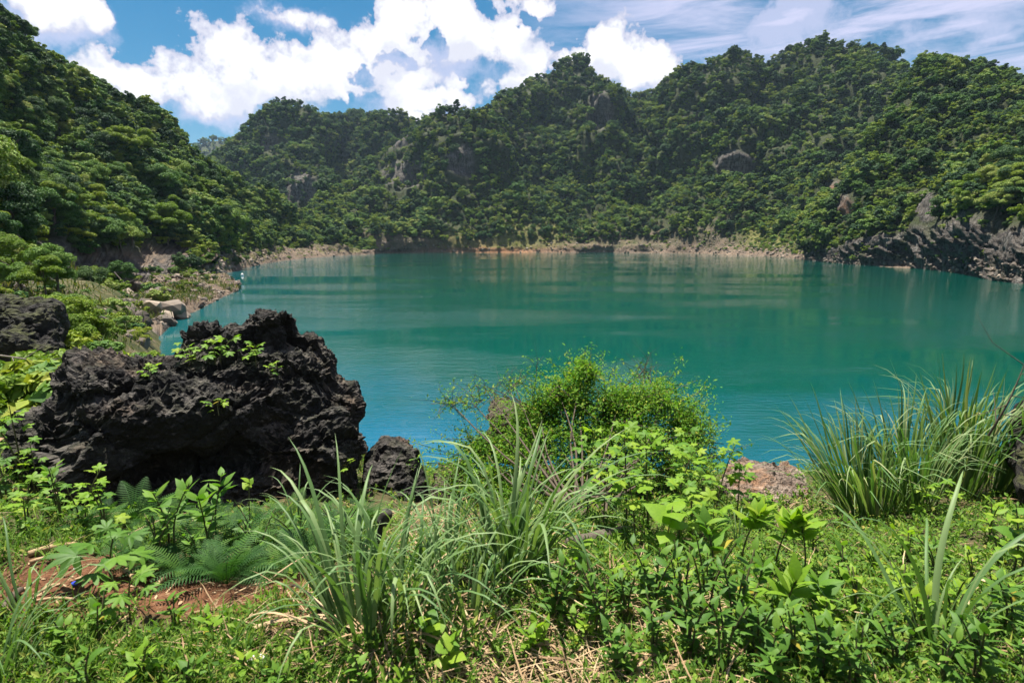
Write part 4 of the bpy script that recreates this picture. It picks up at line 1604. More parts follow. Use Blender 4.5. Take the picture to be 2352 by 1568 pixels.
def lance(name, mat, wid=0.2, droop=0.5, n=6, tip=1.6, pet=0.08):
    s = np.linspace(0, 1, n)
    ph = np.pi / 2 - 0.35 + droop * s
    x = np.concatenate([[0], np.cumsum(np.sin(ph[:-1]) / (n - 1))])
    z = np.concatenate([[0], np.cumsum(np.cos(ph[:-1]) / (n - 1))])
    w = wid * np.clip(np.sin(np.pi * np.clip((s - pet) / (1 - pet), 0, 1) ** (1 / tip)), 0.03, 1)
    w[-1] = 0.004
    V, Fq = strip(np.stack([x, 0 * x, z], 1), w, np.tile([0, 1.0, 0], (n, 1)), 0.22)
    return mesh_np(name, V, Fq, [mat], True)


def palmate(name, mat, lobes=5, depth=0.55, pet=0.6, seed=0, dome=0.18, sharp=1.0):
    """lobed leaf with its stalk; blade about 1 wide, stalk along +X then blade facing up"""
    rg = np.random.default_rng(seed)
    n = 40
    a = np.linspace(-np.pi * 0.93, np.pi * 0.93, n)
    span = 2 * np.pi * 0.86 / lobes
    ph = (a + np.pi * 0.86) / span
    wv = np.abs(((ph) % 1.0) - 0.5) * 2                 # 0 in a lobe axis, 1 between lobes
    rad = 0.5 * (1 - depth * wv ** sharp)
    rad *= 1 - 0.22 * (np.abs(a) / np.pi) ** 1.5
    rad *= 1 + 0.05 * np.sin(a * 23)
    V = [[pet, 0, 0.0]]
    for ring in (0.55, 1.0):
        rr = rad * ring
        V += [[pet + 0.08 * ring + r_ * math.cos(t), r_ * math.sin(t), -dome * (r_ / 0.5) ** 2 + 0.03 * math.cos(lobes * t) * ring] for r_, t in zip(rr, a)]
    V = np.array(V)
    Ft = np.stack([np.zeros(n - 1, int), 1 + np.arange(n - 1), 2 + np.arange(n - 1)], 1)
    i = 1 + np.arange(n - 1)
    Fq = np.stack([i, i + n, i + n + 1, i + 1], 1)
    path = np.stack([np.linspace(0, pet, 5), np.zeros(5), 0.10 * np.sin(np.linspace(0, np.pi, 5))], 1)
    tv, tf = tube(path, np.linspace(0.014, 0.009, 5), 3)
    V2 = np.concatenate([V, tv])
    return mesh_np(name, V2, [Ft, np.concatenate([Fq, tf + len(V)])], [mat], True)


def heart(name, mat, droop=0.5):
    n = 7
    s = np.linspace(0, 1, n)
    ph = np.pi / 2 - 0.2 + droop * s
    x = np.concatenate([[0], np.cumsum(np.sin(ph[:-1]) / (n - 1))])
    z = np.concatenate([[0], np.cumsum(np.cos(ph[:-1]) / (n - 1))])
    w = 0.46 * np.array([0.55, 0.98, 1.0, 0.85, 0.6, 0.3, 0.02])
    V, Fq = strip(np.stack([x, 0 * x, z], 1), w, np.tile([0, 1.0, 0], (n, 1)), 0.16)
    V[0, 0] -= 0.13
    V[2, 0] -= 0.13
    return mesh_np(name, V, Fq, [mat], True)


def frond(name, mat, seed=0, droop=1.1, pairs=22):
    rg = np.random.default_rng(seed)
    n = pairs + 2
    s = np.linspace(0, 1, n)
    ph = 0.35 + droop * s ** 1.2
    x = np.concatenate([[0], np.cumsum(np.sin(ph[:-1]) / (n - 1))])
    z = np.concatenate([[0], np.cumsum(np.cos(ph[:-1]) / (n - 1))])
    pts = np.stack([x, 0 * x, z], 1)
    V, Fl = tube(pts[::3], 0.006, 3)
    Vs, Fs, k = [V], [Fl], len(V)
    t = np.gradient(pts, axis=0)
    t /= np.linalg.norm(t, axis=1)[:, None]
    for i in range(3, n):
        ln = 0.20 * math.sin(np.pi * min(1, 0.12 + s[i] * 0.86)) ** 0.8 + 0.015
        for sg in (-1, 1):
            ln = ln * (0.94 + 0.12 * rg.random())
            d = np.array([0, sg, 0]) * 0.93 + t[i] * 0.42 + np.array([0, 0, -0.18])
            p0, w_ = pts[i], 0.0105
            q = np.array([p0 - t[i] * w_, p0 + d * ln * 0.5 - t[i] * w_ * .9, p0 + d * ln, p0 + d * ln * 0.5 + t[i] * w_ * 1.0, p0 + t[i] * w_])
            Vs.append(q)
            Fs.append(np.array([[k, k + 1, k + 3, k + 4]]))
            Fs.append(np.array([[k + 1, k + 2, k + 3, k + 3]])[:, :4])
            k += 5
    F4 = np.concatenate([f for f in Fs if f.shape[1] == 4 and f[0, 2] != f[0, 3]])
    F3 = np.array([f[0, :3] for f in Fs if f.shape[1] == 4 and f[0, 2] == f[0, 3]])
    return mesh_np(name, np.concatenate(Vs), [F4, F3], [mat])


LF = {
    'dark': [lance('leaf', M['dark_leaf'], w, d) for w, d in ((.2, .4), (.17, .9), (.22, .7))],
    'mid': [lance('leaf', M['mid_leaf'], w, d) for w, d in ((.2, .4), (.17, .9), (.23, .6))],
    'bright': [lance('leaf', M['bright_leaf'], w, d) for w, d in ((.22, .3), (.19, .8), (.24, .6))],
    'herb': [lance('leaf', M['dark_leaf'], w, d) for w, d in ((.15, .5), (.13, 1.0), (.17, .7))],
    'lobed': [palmate('leaf', M['bright_leaf'], 5, .5, .55, k, .16) for k in range(2)] + [palmate('leaf', M['mid_leaf'], 5, .52, .6, 3, .22)],
    'papaya': [palmate('leaf', M['mid_leaf'], 7, .62, .5, 5, .2), palmate('leaf', M['dark_leaf'], 7, .6, .55, 6, .25)],
    'heart': [heart('leaf', M['bright_leaf'], .4), heart('leaf', M['mid_leaf'], .9)],
    'heartb': [heart('leaf', M['bright_leaf'], .6), heart('leaf', M['bright_leaf'], 1.1)],
    'old': [lance('leaf', M['yellow_leaf'], .18, .9), lance('leaf', M['straw'], .14, 1.4)],
    'yellow': [heart('leaf', M['yellow_leaf'], .5)],
}
FR = [frond('frond', M['fern'], k, d) for k, d in enumerate((0.9, 1.2, 1.5))]


def stem_mesh(pts, r0, r1, mat, sides=5, name='stem'):
    p = crom(np.asarray(pts, float), np.linspace(0, len(pts) - 1, 4 * (len(pts) - 1) + 1))
    V, Fq = tube(p, np.linspace(r0, r1, len(p)), sides)
    return mesh_np(name, V, Fq, [mat], True), p


def leafy(name, base, label, cat, group, kind, height, nleaf, size, seed, lean=0.15, stems=1, bare=0.25, whorl=False, tiltup=0.0, topsize=0.7):
    """upright plant: stems with leaves round them, each leaf its own piece"""
    rg = random.Random(seed)
    root = obj(name, None, loc=base)
    tag(root, label, cat, group)
    per = max(1, nleaf // stems)
    for st in range(stems):
        a = rg.uniform(0, 6.28)
        l = lean * rg.uniform(.5, 1.3) if stems == 1 else lean * (0.5 + st / stems) * 1.2
        h = height * rg.uniform(.75, 1.05)
        off = 0.03 * (stems > 1)
        pts = [(off * math.cos(a), off * math.sin(a), -0.03), (l * .25 * h * math.cos(a), l * .25 * h * math.sin(a), h * .4), (l * .6 * h * math.cos(a + .3), l * .6 * h * math.sin(a + .3), h * .75), (l * h * math.cos(a + .4), l * h * math.sin(a + .4), h)]
        me, p = stem_mesh(pts, 0.004 + 0.006 * height, 0.003, M['stem'])
        obj('stem', me, root)
        ga = rg.uniform(0, 6.28)
        for k in range(per):
            f = bare + (1 - bare) * (k + rg.random() * .6) / per
            if whorl:
                f = 0.62 + 0.38 * (k + rg.random()) / per
            f = min(f, 1.0)
            q = p[min(len(p) - 1, int(f * (len(p) - 1)))]
            ga += 2.4 + rg.uniform(-.4, .4)
            s = size * rg.uniform(.65, 1.15) * (1 - (1 - topsize) * f ** 3)
            pit = rg.uniform(-.25, .35) - tiltup - (0.55 * f ** 2)
            me_ = LF[kind][rg.randrange(len(LF[kind]))]
            if rg.random() < 0.035 and f < .6:
                me_ = LF['old'][rg.randrange(2)]
            o = obj('leaf', me_, root, loc=q, rot=(rg.uniform(-.35, .35), pit, ga), scale=s)
    return root


def fern(base, label, n, length, seed, group):
    rg = random.Random(seed)
    root = obj('fern', None, loc=base)
    tag(root, label, 'fern', group)
    for k in range(n):
        obj('frond', FR[rg.randrange(3)], root, loc=(0, 0, -0.01), rot=(rg.uniform(-.15, .15), rg.uniform(-.1, .55), k * 6.283 / n + rg.uniform(-.3, .3)), scale=length * rg.uniform(.7, 1.1))
    return root


# ---- long-bladed grass in the middle
gm = 'long-bladed grass clumps in the middle of the bank'
for k, (px, py, n, ln, sp, ld, lab) in enumerate([
    (830, 1475, 34, 0.98, 0.55, (-0.10, 0.0), 'tall arching grass clump standing foremost on the red earth edge'),
    (915, 1440, 30, 0.86, 0.42, (0.0, 0.0), 'upright grass clump right behind the foremost arching one'),
    (975, 1420, 28, 0.70, 0.42, (0.0, 0.0), 'short dense grass clump between dead straw and the log'),
    (1075, 1445, 26, 0.72, 0.40, (0.05, 0.0), 'grass clump with one long leaf bowing right over the straw'),
    (1140, 1350, 34, 0.95, 0.42, (0.05, 0.0), 'tall grass clump whose blades cross the bush'),
    (1185, 1345, 36, 1.18, 0.40, (0.10, 0.0), 'tallest middle grass clump with pale tips in front of the bush'),
    (1040, 1330, 26, 0.85, 0.48, (-0.10, 0.0), 'grass clump with thin bent blades before the small boulder'),
]):
    grass_clump(G(px, py), lab, n, ln, sp, gm, ld, BL, 5, 40 + k, 0.085)
grass_clump(G(690, 1235), 'thin grass clump growing out of the ferns by the boulder', 16, 0.6, 0.5, 'grass by the ferns', (0.05, 0), BL, 0, 60, 0.06)
# ---- tall grass on the right
gr = 'tall pale grass clumps on the right bank'
for k, (px, py, n, ln, sp, ld, lab) in enumerate([
    (1985, 1185, 170, 1.3, 0.55, (-0.30, 0.05), 'big pale grass clump leaning left over the lake'),
    (2085, 1165, 170, 1.35, 0.45, (-0.10, 0.0), 'dense pale grass clump between the leaning ones'),
    (2190, 1140, 150, 1.75, 0.34, (0.03, 0.0), 'tallest upright grass clump on the right bank'),
    (2300, 1130, 140, 1.4, 0.5, (0.38, 0.0), 'pale grass clump leaning right at the far right edge'),
]):
    grass_clump(G(px, py), lab, n, ln, sp, gr, ld, BLP, 8, 70 + k, 0.22)
grass_clump(G(2145, 1500), 'blurred near grass clump with broad blades on the right', 15, 0.95, 0.55, 'near grass', (0.0, 0.1), BL, 0, 81, 0.05)
grass_clump(G(1960, 1500), 'small drooping grass clump left of the blurred near one', 12, 0.42, 0.8, 'near grass', (0, 0), BL, 0, 82, 0.05)
grass_clump(G(60, 1420), 'grass shoots with wide blades on the red earth, leftmost', 14, 0.60, 0.6, 'near grass', (0.0, 0), BL, 0, 83, 0.03)
grass_clump(G(-10, 1560), 'blurred grass clump in the bottom left corner', 26, 0.55, 0.55, 'near grass', (0.0, 0), BL, 0, 84, 0.08)
grass_clump(G(1700, 1260), 'small grass tuft between the broad-leaved plants', 12, 0.45, 0.4, 'near grass', (0.0, 0), BL, 0, 85, 0.04)

# ---- ferns and broad-leaved shrub before the boulder
fg = 'ferns at the foot of the huge boulder'
fl = [(330, 1295, 'leftmost fern beside the lobed seedling'), (400, 1310, 'fern bending over the dry stick'), (480, 1320, 'fern in the middle of the dark green bank, lowest row'), (560, 1315, 'fern in front of the broad-leaved shrub'),
      (640, 1300, 'fern above the long flat stick'), (720, 1285, 'fern behind the foremost tall grass'), (370, 1250, 'upper left fern against the black rock'), (450, 1255, 'fern left under the broad-leaved shrub'),
      (540, 1260, 'fern behind the broad-leaved shrub'), (630, 1250, 'fern right of the broad-leaved shrub'), (710, 1240, 'fern below the four round leaves'), (780, 1235, 'right-hand fern near the dark stake'), (820, 1260, 'last fern beside the dark stake')]
fl += [(230, 1215, 'fern at the left end of the bank against the boulder'), (310, 1205, 'fern under the small lobed shrub'), (390, 1200, 'shaded fern behind the left broad-leaved shrub'), (680, 1195, 'shaded fern below the boulder, beside the thin grass'), (840, 1200, 'fern between boulder and dark stake'),
       (300, 1270, 'small fern behind the lobed seedling'), (430, 1335, 'lowest fern over the flat brown stick'), (520, 1340, 'fern hanging over the flat brown stick, right half'), (600, 1325, 'fern over the forked pale twig'), (670, 1320, 'fern next to the foremost grass'),
       (500, 1215, 'fern in the shade right against the boulder'), (600, 1210, 'fern in the shade by the four round leaves'), (760, 1210, 'shaded fern under the right end of the boulder')]
for k, (px, py, lab) in enumerate(fl):
    fern(G(px, py), lab, 15, 0.25 + 0.06 * (k % 3), 90 + k, fg)
for k, (px, py, lab) in enumerate([(360, 1290, 'small-leaved undergrowth plant among the left ferns'), (470, 1300, 'small-leaved undergrowth plant under the broad-leaved shrubs'), (590, 1285, 'small-leaved undergrowth plant right of the broad-leaved shrubs'), (690, 1265, 'small-leaved undergrowth plant behind the foremost grass'), (780, 1260, 'small-leaved undergrowth plant by the dark stake')]):
    leafy('weed', G(px, py), lab, 'weed', 'undergrowth among the ferns', ('dark', 'mid')[k % 2], 0.34, 36, 0.075, 430 + k, 0.4, 4, 0.1)
leafy('shrub', G(400, 1275), 'broad-leaved green shrub before the black boulder, left one', 'shrub', 'broad-leaved shrubs before the boulder', 'mid', 0.56, 26, 0.17, 120, 0.3, 2, 0.35)
leafy('shrub', G(490, 1265), 'broad-leaved green shrub before the black boulder, right one', 'shrub', 'broad-leaved shrubs before the boulder', 'mid', 0.56, 30, 0.17, 121, 0.35, 2, 0.35)
leafy('shrub', G(250, 1230), 'small lobed shrub left of the ferns against the rock', 'shrub', 'small shrubs', 'lobed', 0.42, 16, 0.12, 122, 0.2, 2, 0.2)
leafy('seedling', G(575, 1225), 'seedling with four round leaves before the black rock', 'seedling', 'seedlings', 'heart', 0.5, 4, 0.10, 123, 0.1, 1, 0.8)
leafy('seedling', G(255, 1345), 'deeply lobed seedling on the red earth beside the ferns', 'seedling', 'seedlings', 'papaya', 0.34, 9, 0.26, 124, 0.15, 1, 0.3)
leafy('seedling', G(300, 1430), 'lobed seedling nearer on the red earth edge', 'seedling', 'seedlings', 'papaya', 0.24, 7, 0.16, 125, 0.2, 1, 0.4)

# ---- lobed saplings in front of the bush
lg = 'lobed-leaved saplings in front of the bush'
lob = [(1385, 1225, .62, 'slim sapling with leaf tuft before the brown log'), (1440, 1215, .92, 'tall sapling, leftmost of the group with lobed leaves'), (1490, 1225, .95, 'tallest lobed sapling in the bush centre'),
       (1545, 1215, .86, 'sapling with two dark bare stems'), (1590, 1200, .80, 'sapling right of the tallest one'), (1640, 1195, .72, 'sapling leaning to the pale rock'),
       (1690, 1200, .55, 'sapling closest to the pale rock'), (1560, 1260, .50, 'low sapling with yellow-green leaves in front'), (1460, 1250, .55, 'low sapling before the tall stems'), (1630, 1265, .42, 'low sapling left of the broad-leaved rosettes'),
       (1400, 1180, .95, 'sapling half hidden in the bush'), (1350, 1190, .8, 'sapling at the left of the bush centre'), (1740, 1220, .4, 'small sapling below the pale rock')]
for k, (px, py, h, lab) in enumerate(lob):
    leafy('sapling', G(px, py), lab, 'sapling', lg, 'lobed', h, 15, 0.165, 140 + k, 0.16, 1, 0.45, topsize=0.85)

# ---- broad-leaved rosettes on the right
bg_ = 'broad-leaved plants right of the middle'
for k, (px, py, h, n, s, kd, lab) in enumerate([
    (1700, 1300, .46, 18, .20, 'bright', 'bright rosette of broad leaves below the pale rock'), (1775, 1330, .42, 16, .21, 'bright', 'bright rosette with upright top leaves'),
    (1850, 1330, .36, 16, .20, 'bright', 'leafy rosette under the tall grass'), (1640, 1330, .34, 14, .18, 'mid', 'green broad-leaved plant left of the rosettes'),
    (1800, 1420, .30, 16, .17, 'bright', 'yellow-green plant with long toothed leaves'), (1880, 1430, .24, 14, .15, 'mid', 'green plant at the grass edge'),
    (1730, 1400, .28, 14, .14, 'mid', 'mid green plant in shade of the rosettes')]):
    leafy('broad_leaved_plant', G(px, py), lab, 'plant', bg_, kd, h, n, s, 170 + k, 0.22, 1, 0.35, whorl=(k < 3), tiltup=0.25)
root = leafy('creeper', G(1520, 1300), 'creeper with three big drooping lit leaves', 'creeper', 'creepers with big leaves', 'heartb', 0.36, 5, 0.19, 190, 0.3, 1, 0.55, topsize=1)
leafy('creeper', G(1320, 1330), 'creeper with small heart leaves beside the tall grass', 'creeper', 'creepers with big leaves', 'heartb', 0.24, 5, 0.12, 191, 0.2, 1, 0.5)
leafy('creeper', G(1045, 1560), 'creeper with bright leaves by the dead straw', 'creeper', 'creepers with big leaves', 'heart', 0.22, 9, 0.085, 192, 0.3, 2, 0.3)
leafy('creeper', G(1010, 1500), 'creeper climbing between grass and straw', 'creeper', 'creepers with big leaves', 'heart', 0.22, 8, 0.08, 193, 0.3, 1, 0.3)

# ---- dark herbs lower right
hg = 'dark green herbs in the lower right'
hb = [(1270, 1440, .34), (1380, 1480, .36), (1440, 1440, .30), (1500, 1420, .36), (1560, 1450, .44), (1620, 1430, .46), (1680, 1470, .42), (1590, 1510, .36), (1660, 1540, .34), (1740, 1520, .34), (1820, 1530, .30), (1500, 1510, .26),
      (1880, 1560, .28), (1960, 1590, .26), (1420, 1560, .22), (1760, 1590, .26), (2060, 1560, .26), (2150, 1590, .30), (2250, 1580, .34), (2340, 1560, .38), (2220, 1500, .28), (2320, 1460, .30)]
wh = ['left of the straw heap', 'with pale underleaf near the straw', 'behind the fallen straw', 'beside the yellow leaf', 'tall and leafy, mid group', 'tallest of the dark group', 'under the rosettes', 'before the tall dark ones', 'with round lower leaves', 'at the right of the dark group',
      'below the yellow-green plant', 'low beside the crossed straws', 'near the bottom between straw and grass', 'at the bottom under the drooping grass', 'small, on the straw', 'at the bottom edge, middle right', 'below the blurred grass, left', 'below the blurred grass, right', 'in the bottom right corner, inner', 'in the bottom right corner, outer', 'right of the blurred grass', 'at the right edge above the corner']
for k, ((px, py, h), w_) in enumerate(zip(hb, wh)):
    kd = 'herb' if k % 3 else 'dark'
    leafy('herb', G(px, py), 'dark green leafy herb ' + w_, 'herb', hg, kd, h, 33 if k < 17 else 27, 0.098 if k % 3 else 0.11, 200 + k, 0.25, 3, 0.2, tiltup=0.1)
tw = [(1290, 1390, .22), (1350, 1420, .2), (1420, 1380, .24), (1480, 1370, .26), (1560, 1390, .24), (1620, 1370, .24), (1340, 1490, .18), (1900, 1480, .2), (1960, 1420, .22), (1930, 1350, .24), (2010, 1330, .24), (2060, 1400, .22),
      (2080, 1290, .26), (2150, 1330, .26), (2230, 1350, .28), (2290, 1300, .28), (2100, 1450, .22), (2010, 1490, .2), (2190, 1430, .26), (2280, 1400, .28), (1860, 1270, .24), (1920, 1230, .2), (1800, 1490, .2), (1700, 1450, .24), (1230, 1500, .16), (1250, 1360, .2)]
tws = ['right of the tallest middle grass', 'before the log end', 'under the slim sapling', 'under the lobed saplings, left', 'under the creeper with big leaves', 'left of the bright rosettes', 'above the straw heap', 'right of the toothed yellow-green plant', 'between rosettes and blurred grass',
       'under the leaning pale grass', 'at the foot of the leaning pale grass', 'behind the small drooping grass', 'below the dense pale grass', 'behind the blurred near grass, left', 'behind the blurred near grass, right', 'below the right-leaning pale grass', 'left of the blurred blades', 'below the drooping grass tips', 'among the blurred blades', 'right of the blurred blades',
       'below the pale rock, right', 'beside the leaning pale grass base', 'between the dark herbs and toothed plant', 'between rosettes and dark herbs', 'at the left end of the straw heap', 'beside the heart-leaved creeper']
for k, ((px, py, h), w_) in enumerate(zip(tw, tws)):
    leafy('weed', G(px, py), 'fresh yellow-green weed ' + w_, 'weed', 'fresh weeds on the right half of the bank', ('bright', 'mid', 'bright', 'heartb')[k % 4], h, 26, (.095, .09, .08, .07)[k % 4], 330 + k, 0.35, 3, 0.15, tiltup=.1)
cl = [(560, 1560, .14), (640, 1590, .12), (830, 1600, .15), (330, 1560, .16), (200, 1590, .2), (430, 1600, .15), (920, 1590, .12), (150, 1500, .2), (230, 1470, .2), (480, 1480, .14), (400, 1450, .16)]
cw = ['near the white scrap', 'at the bottom edge, below the scrap', 'at the bottom under the grass', 'low, near the dark hollow', 'big soft one in the bottom left', 'yellowish, at the bottom left of centre', 'between straw and bottom edge', 'at the left, behind blurred blades', 'with wide leaves left of centre', 'small on the grass edge', 'beside the red earth']
for k, ((px, py, h), w_) in enumerate(zip(cl, cw)):
    leafy('herb', G(px, py), 'bright green broad-leaved weed ' + w_, 'weed', 'bright weeds along the bottom', 'bright' if k % 3 == 0 else 'mid', h, 16, 0.088, 240 + k, 0.3, 2, 0.1)
# far right and left leafy plants
for k, (px, py, h, s, kd, lab) in enumerate([
    (2140, 1200, .45, .2, 'lobed', 'lobed plant before the upright pale grass'), (2250, 1060, .95, .22, 'lobed', 'lobed plant behind the tall grass at the right'), (2340, 1060, 1.0, .22, 'lobed', 'lobed plant at the right edge by the dark rock'),
    (2330, 1330, .5, .13, 'heart', 'heart-leaved climber at the right edge'), (2270, 1250, .4, .12, 'bright', 'bright shoot right of the tall grass'), (60, 1110, .75, .17, 'lobed', 'lobed plant at the left edge beside the boulder'),
    (20, 1170, .6, .17, 'papaya', 'dark lobed plant in shade at the left edge'), (130, 1180, .4, .13, 'mid', 'small green plant at the boulder foot, left'), (70, 1230, .4, .14, 'lobed', 'pale lobed plant above the bamboo pieces')]):
    leafy('leafy_plant', G(px, py), lab, 'plant', 'leafy plants at the sides', kd, h, 16, s, 270 + k, 0.25, 2, 0.3)


def drop_on(o, px, py):
    """first hit of the line of sight on one mesh object"""
    d = Vector(raydir(px, py)).normalized()
    hit, loc, nor, idx = o.ray_cast(Vector((0, 0, EYE)), d)
    return np.array(loc) if hit else None


for k, (px, py, h, s_, kd, lab) in enumerate([
    (90, 1165, .55, .15, 'lobed', 'lobed plant tight against the left end of the boulder'), (150, 1200, .45, .12, 'mid', 'leafy plant below the left end of the boulder'), (190, 1215, .40, .13, 'lobed', 'lobed plant at the boulder foot between fern and edge'),
    (40, 1060, .6, .16, 'papaya', 'large-leaved shaded plant high at the left edge'), (95, 1060, .5, .13, 'lobed', 'lobed plant beside the pale pole'), (120, 1110, .4, .11, 'dark', 'dark leafy plant in the gap left of the boulder'), (20, 1030, .5, .14, 'lobed', 'lobed plant topmost at the left edge')]):
    leafy('leafy_plant', G(px, py), lab, 'plant', 'leafy plants left of the boulder', kd, h, 18, s_, 460 + k, 0.3, 2, 0.25)
bpy.context.view_layer.update()
for k, (px, py, h, n, s, lab) in enumerate([(440, 835, .20, 12, .14, 'lobed plant on top of the black boulder, left'), (500, 830, .24, 14, .15, 'lobed plant on top of the black boulder, in the middle'), (590, 835, .22, 12, .13, 'lobed plant on top of the black boulder, right'),
                                            (630, 860, .14, 8, .10, 'small lobed plant below the boulder top'), (345, 865, .12, 10, .09, 'yellow-green plant in a hollow of the boulder'), (500, 945, .14, 8, .10, 'small plant on the dark boulder face'),
                                            (790, 1085, .14, 8, .09, 'tiny plant low on the right of the boulder')]):
    q = drop_on(BIG, px, py)
    if q is None:
        continue
    leafy('rock_plant', q, lab, 'plant', 'plants growing on the boulder', 'lobed', h, n, s, 290 + k, 0.6, 2, 0.3, topsize=.9)


# ---- the feathery bush
def build_bush():
    rg = np.random.default_rng(77)
    base = G(1330, 1185)
    root = obj('bush', None, loc=base)
    tag(root, 'wide feathery light green bush at the water edge', 'bush')
    blobs = [(1338, 862, 42, 36, 6.6, 1.0), (1285, 905, 60, 50, 6.5, .8), (1250, 960, 70, 50, 6.6, .8), (1420, 925, 70, 48, 6.6, .8), (1525, 915, 66, 50, 6.8, 1.), (1570, 970, 48, 58, 6.8, .9), (1485, 985, 90, 55, 6.5, 1.), (1390, 985, 90, 55, 6.4, 1.),
             (1200, 985, 60, 46, 6.7, .7), (1120, 1050, 90, 45, 6.4, .8), (1230, 1050, 110, 60, 6.2, 1.), (1350, 1060, 110, 70, 6.0, 1.), (1070, 1090, 60, 36, 6.3, .6), (1170, 1115, 100, 50, 6.0, 1.), (1300, 1125, 110, 60, 5.8, 1.),
             (1440, 1090, 100, 60, 6.0, 1.), (1560, 1070, 90, 60, 6.3, .9), (1030, 920, 46, 34, 6.8, .16), (1085, 925, 50, 30, 6.8, .14), (1120, 900, 44, 26, 6.9, .10), (1180, 880, 40, 30, 6.9, .12), (1480, 860, 36, 30, 7.0, .05),
             (1330, 930, 66, 56, 6.5, 1.), (1370, 1015, 110, 60, 6.2, 1.), (1270, 1005, 90, 60, 6.4, 1.), (1510, 1040, 100, 60, 6.3, 1.), (1130, 1140, 90, 40, 6.0, .8), (1235, 1155, 100, 42, 5.7, 1.), (1400, 1145, 110, 50, 5.7, 1.), (1460, 930, 50, 40, 6.7, .9), (1405, 945, 70, 50, 6.6, .9), (1595, 1010, 46, 60, 6.6, .9), (1450, 1010, 120, 60, 6.3, 1.), (1110, 1030, 80, 36, 6.5, .8), (1240, 930, 40, 40, 6.6, .5)]
    leaves, twigs = [], []
    for (px, py, rx, ry, r, dens) in blobs:
        c = P(px, py, r) - base
        k = np.linalg.norm(P(px, py, r) - np.array([0, 0, EYE])) / F
        az = math.atan2(P(px, py, r)[0], P(px, py, r)[1])
        rad = np.array([rx * k, 0.45 * (rx + ry) * k + 0.1, ry * k])
        s0 = rg.normal(size=3) * np.array([.12, .10, 0])
        mid = s0 * .5 + c * .5 + rg.normal(size=3) * .08 + np.array([0, 0, -0.08])
        me, p = stem_mesh([s0 * 1.0, mid, c], 0.016, 0.005, M['twig'], 5, 'branch')
        obj('branch', me, root)
        nt = 38 if dens > .2 else 20
        for t in range(nt):
            d = rg.normal(size=3)
            d /= np.linalg.norm(d)
            d[2] = abs(d[2]) * .8 + 0.1 if rg.random() < .7 else d[2]
            e = c + (rotz(-az) @ (d * rad * (0.5 + 1.75 * rg.random() ** 2)))
            e[2] += 0.10 * rg.random() ** 2
            st = c + (rotz(-az) @ (rg.normal(size=3) * rad * .35)) - np.array([0, 0, rad[2] * .25])
            m_ = (st + e) / 2 + rg.normal(size=3) * .03
            pp = crom(np.stack([st, m_, e]), np.linspace(0, 2, 6))
            twigs.append(tube(pp, np.linspace(.0045, .0015, 6), 3))
            nl = int(62 * min(1, dens * 1.1))
            tt = rg.uniform(0.15, 2, nl)
            q = crom(np.stack([st, m_, e]), tt) + rg.normal(size=(nl, 3)) * 0.04
            leaves.append(q)
    V, Fs = merge(twigs)
    tag(obj('twigs', mesh_np('twigs', V, Fs, [M['twig']]), root), kind='stuff')
    Lp = np.concatenate(leaves)
    n = len(Lp)
    tm = (np.array([[-1, 0, -.12], [0, -.42, .05], [1, 0, -.12], [0, .42, .05]]), np.array([[0, 1, 2, 3]]))
    eul = np.stack([rg.normal(size=n) * .55, rg.normal(size=n) * .55, rg.uniform(0, 6.28, n)], 1)
    V, Fs = scatter(tm, Lp, eul, rg.uniform(.012, .030, n))
    tag(obj('foliage', mesh_np('foliage', V, Fs, [M['bush']]), root), kind='stuff')


build_bush()


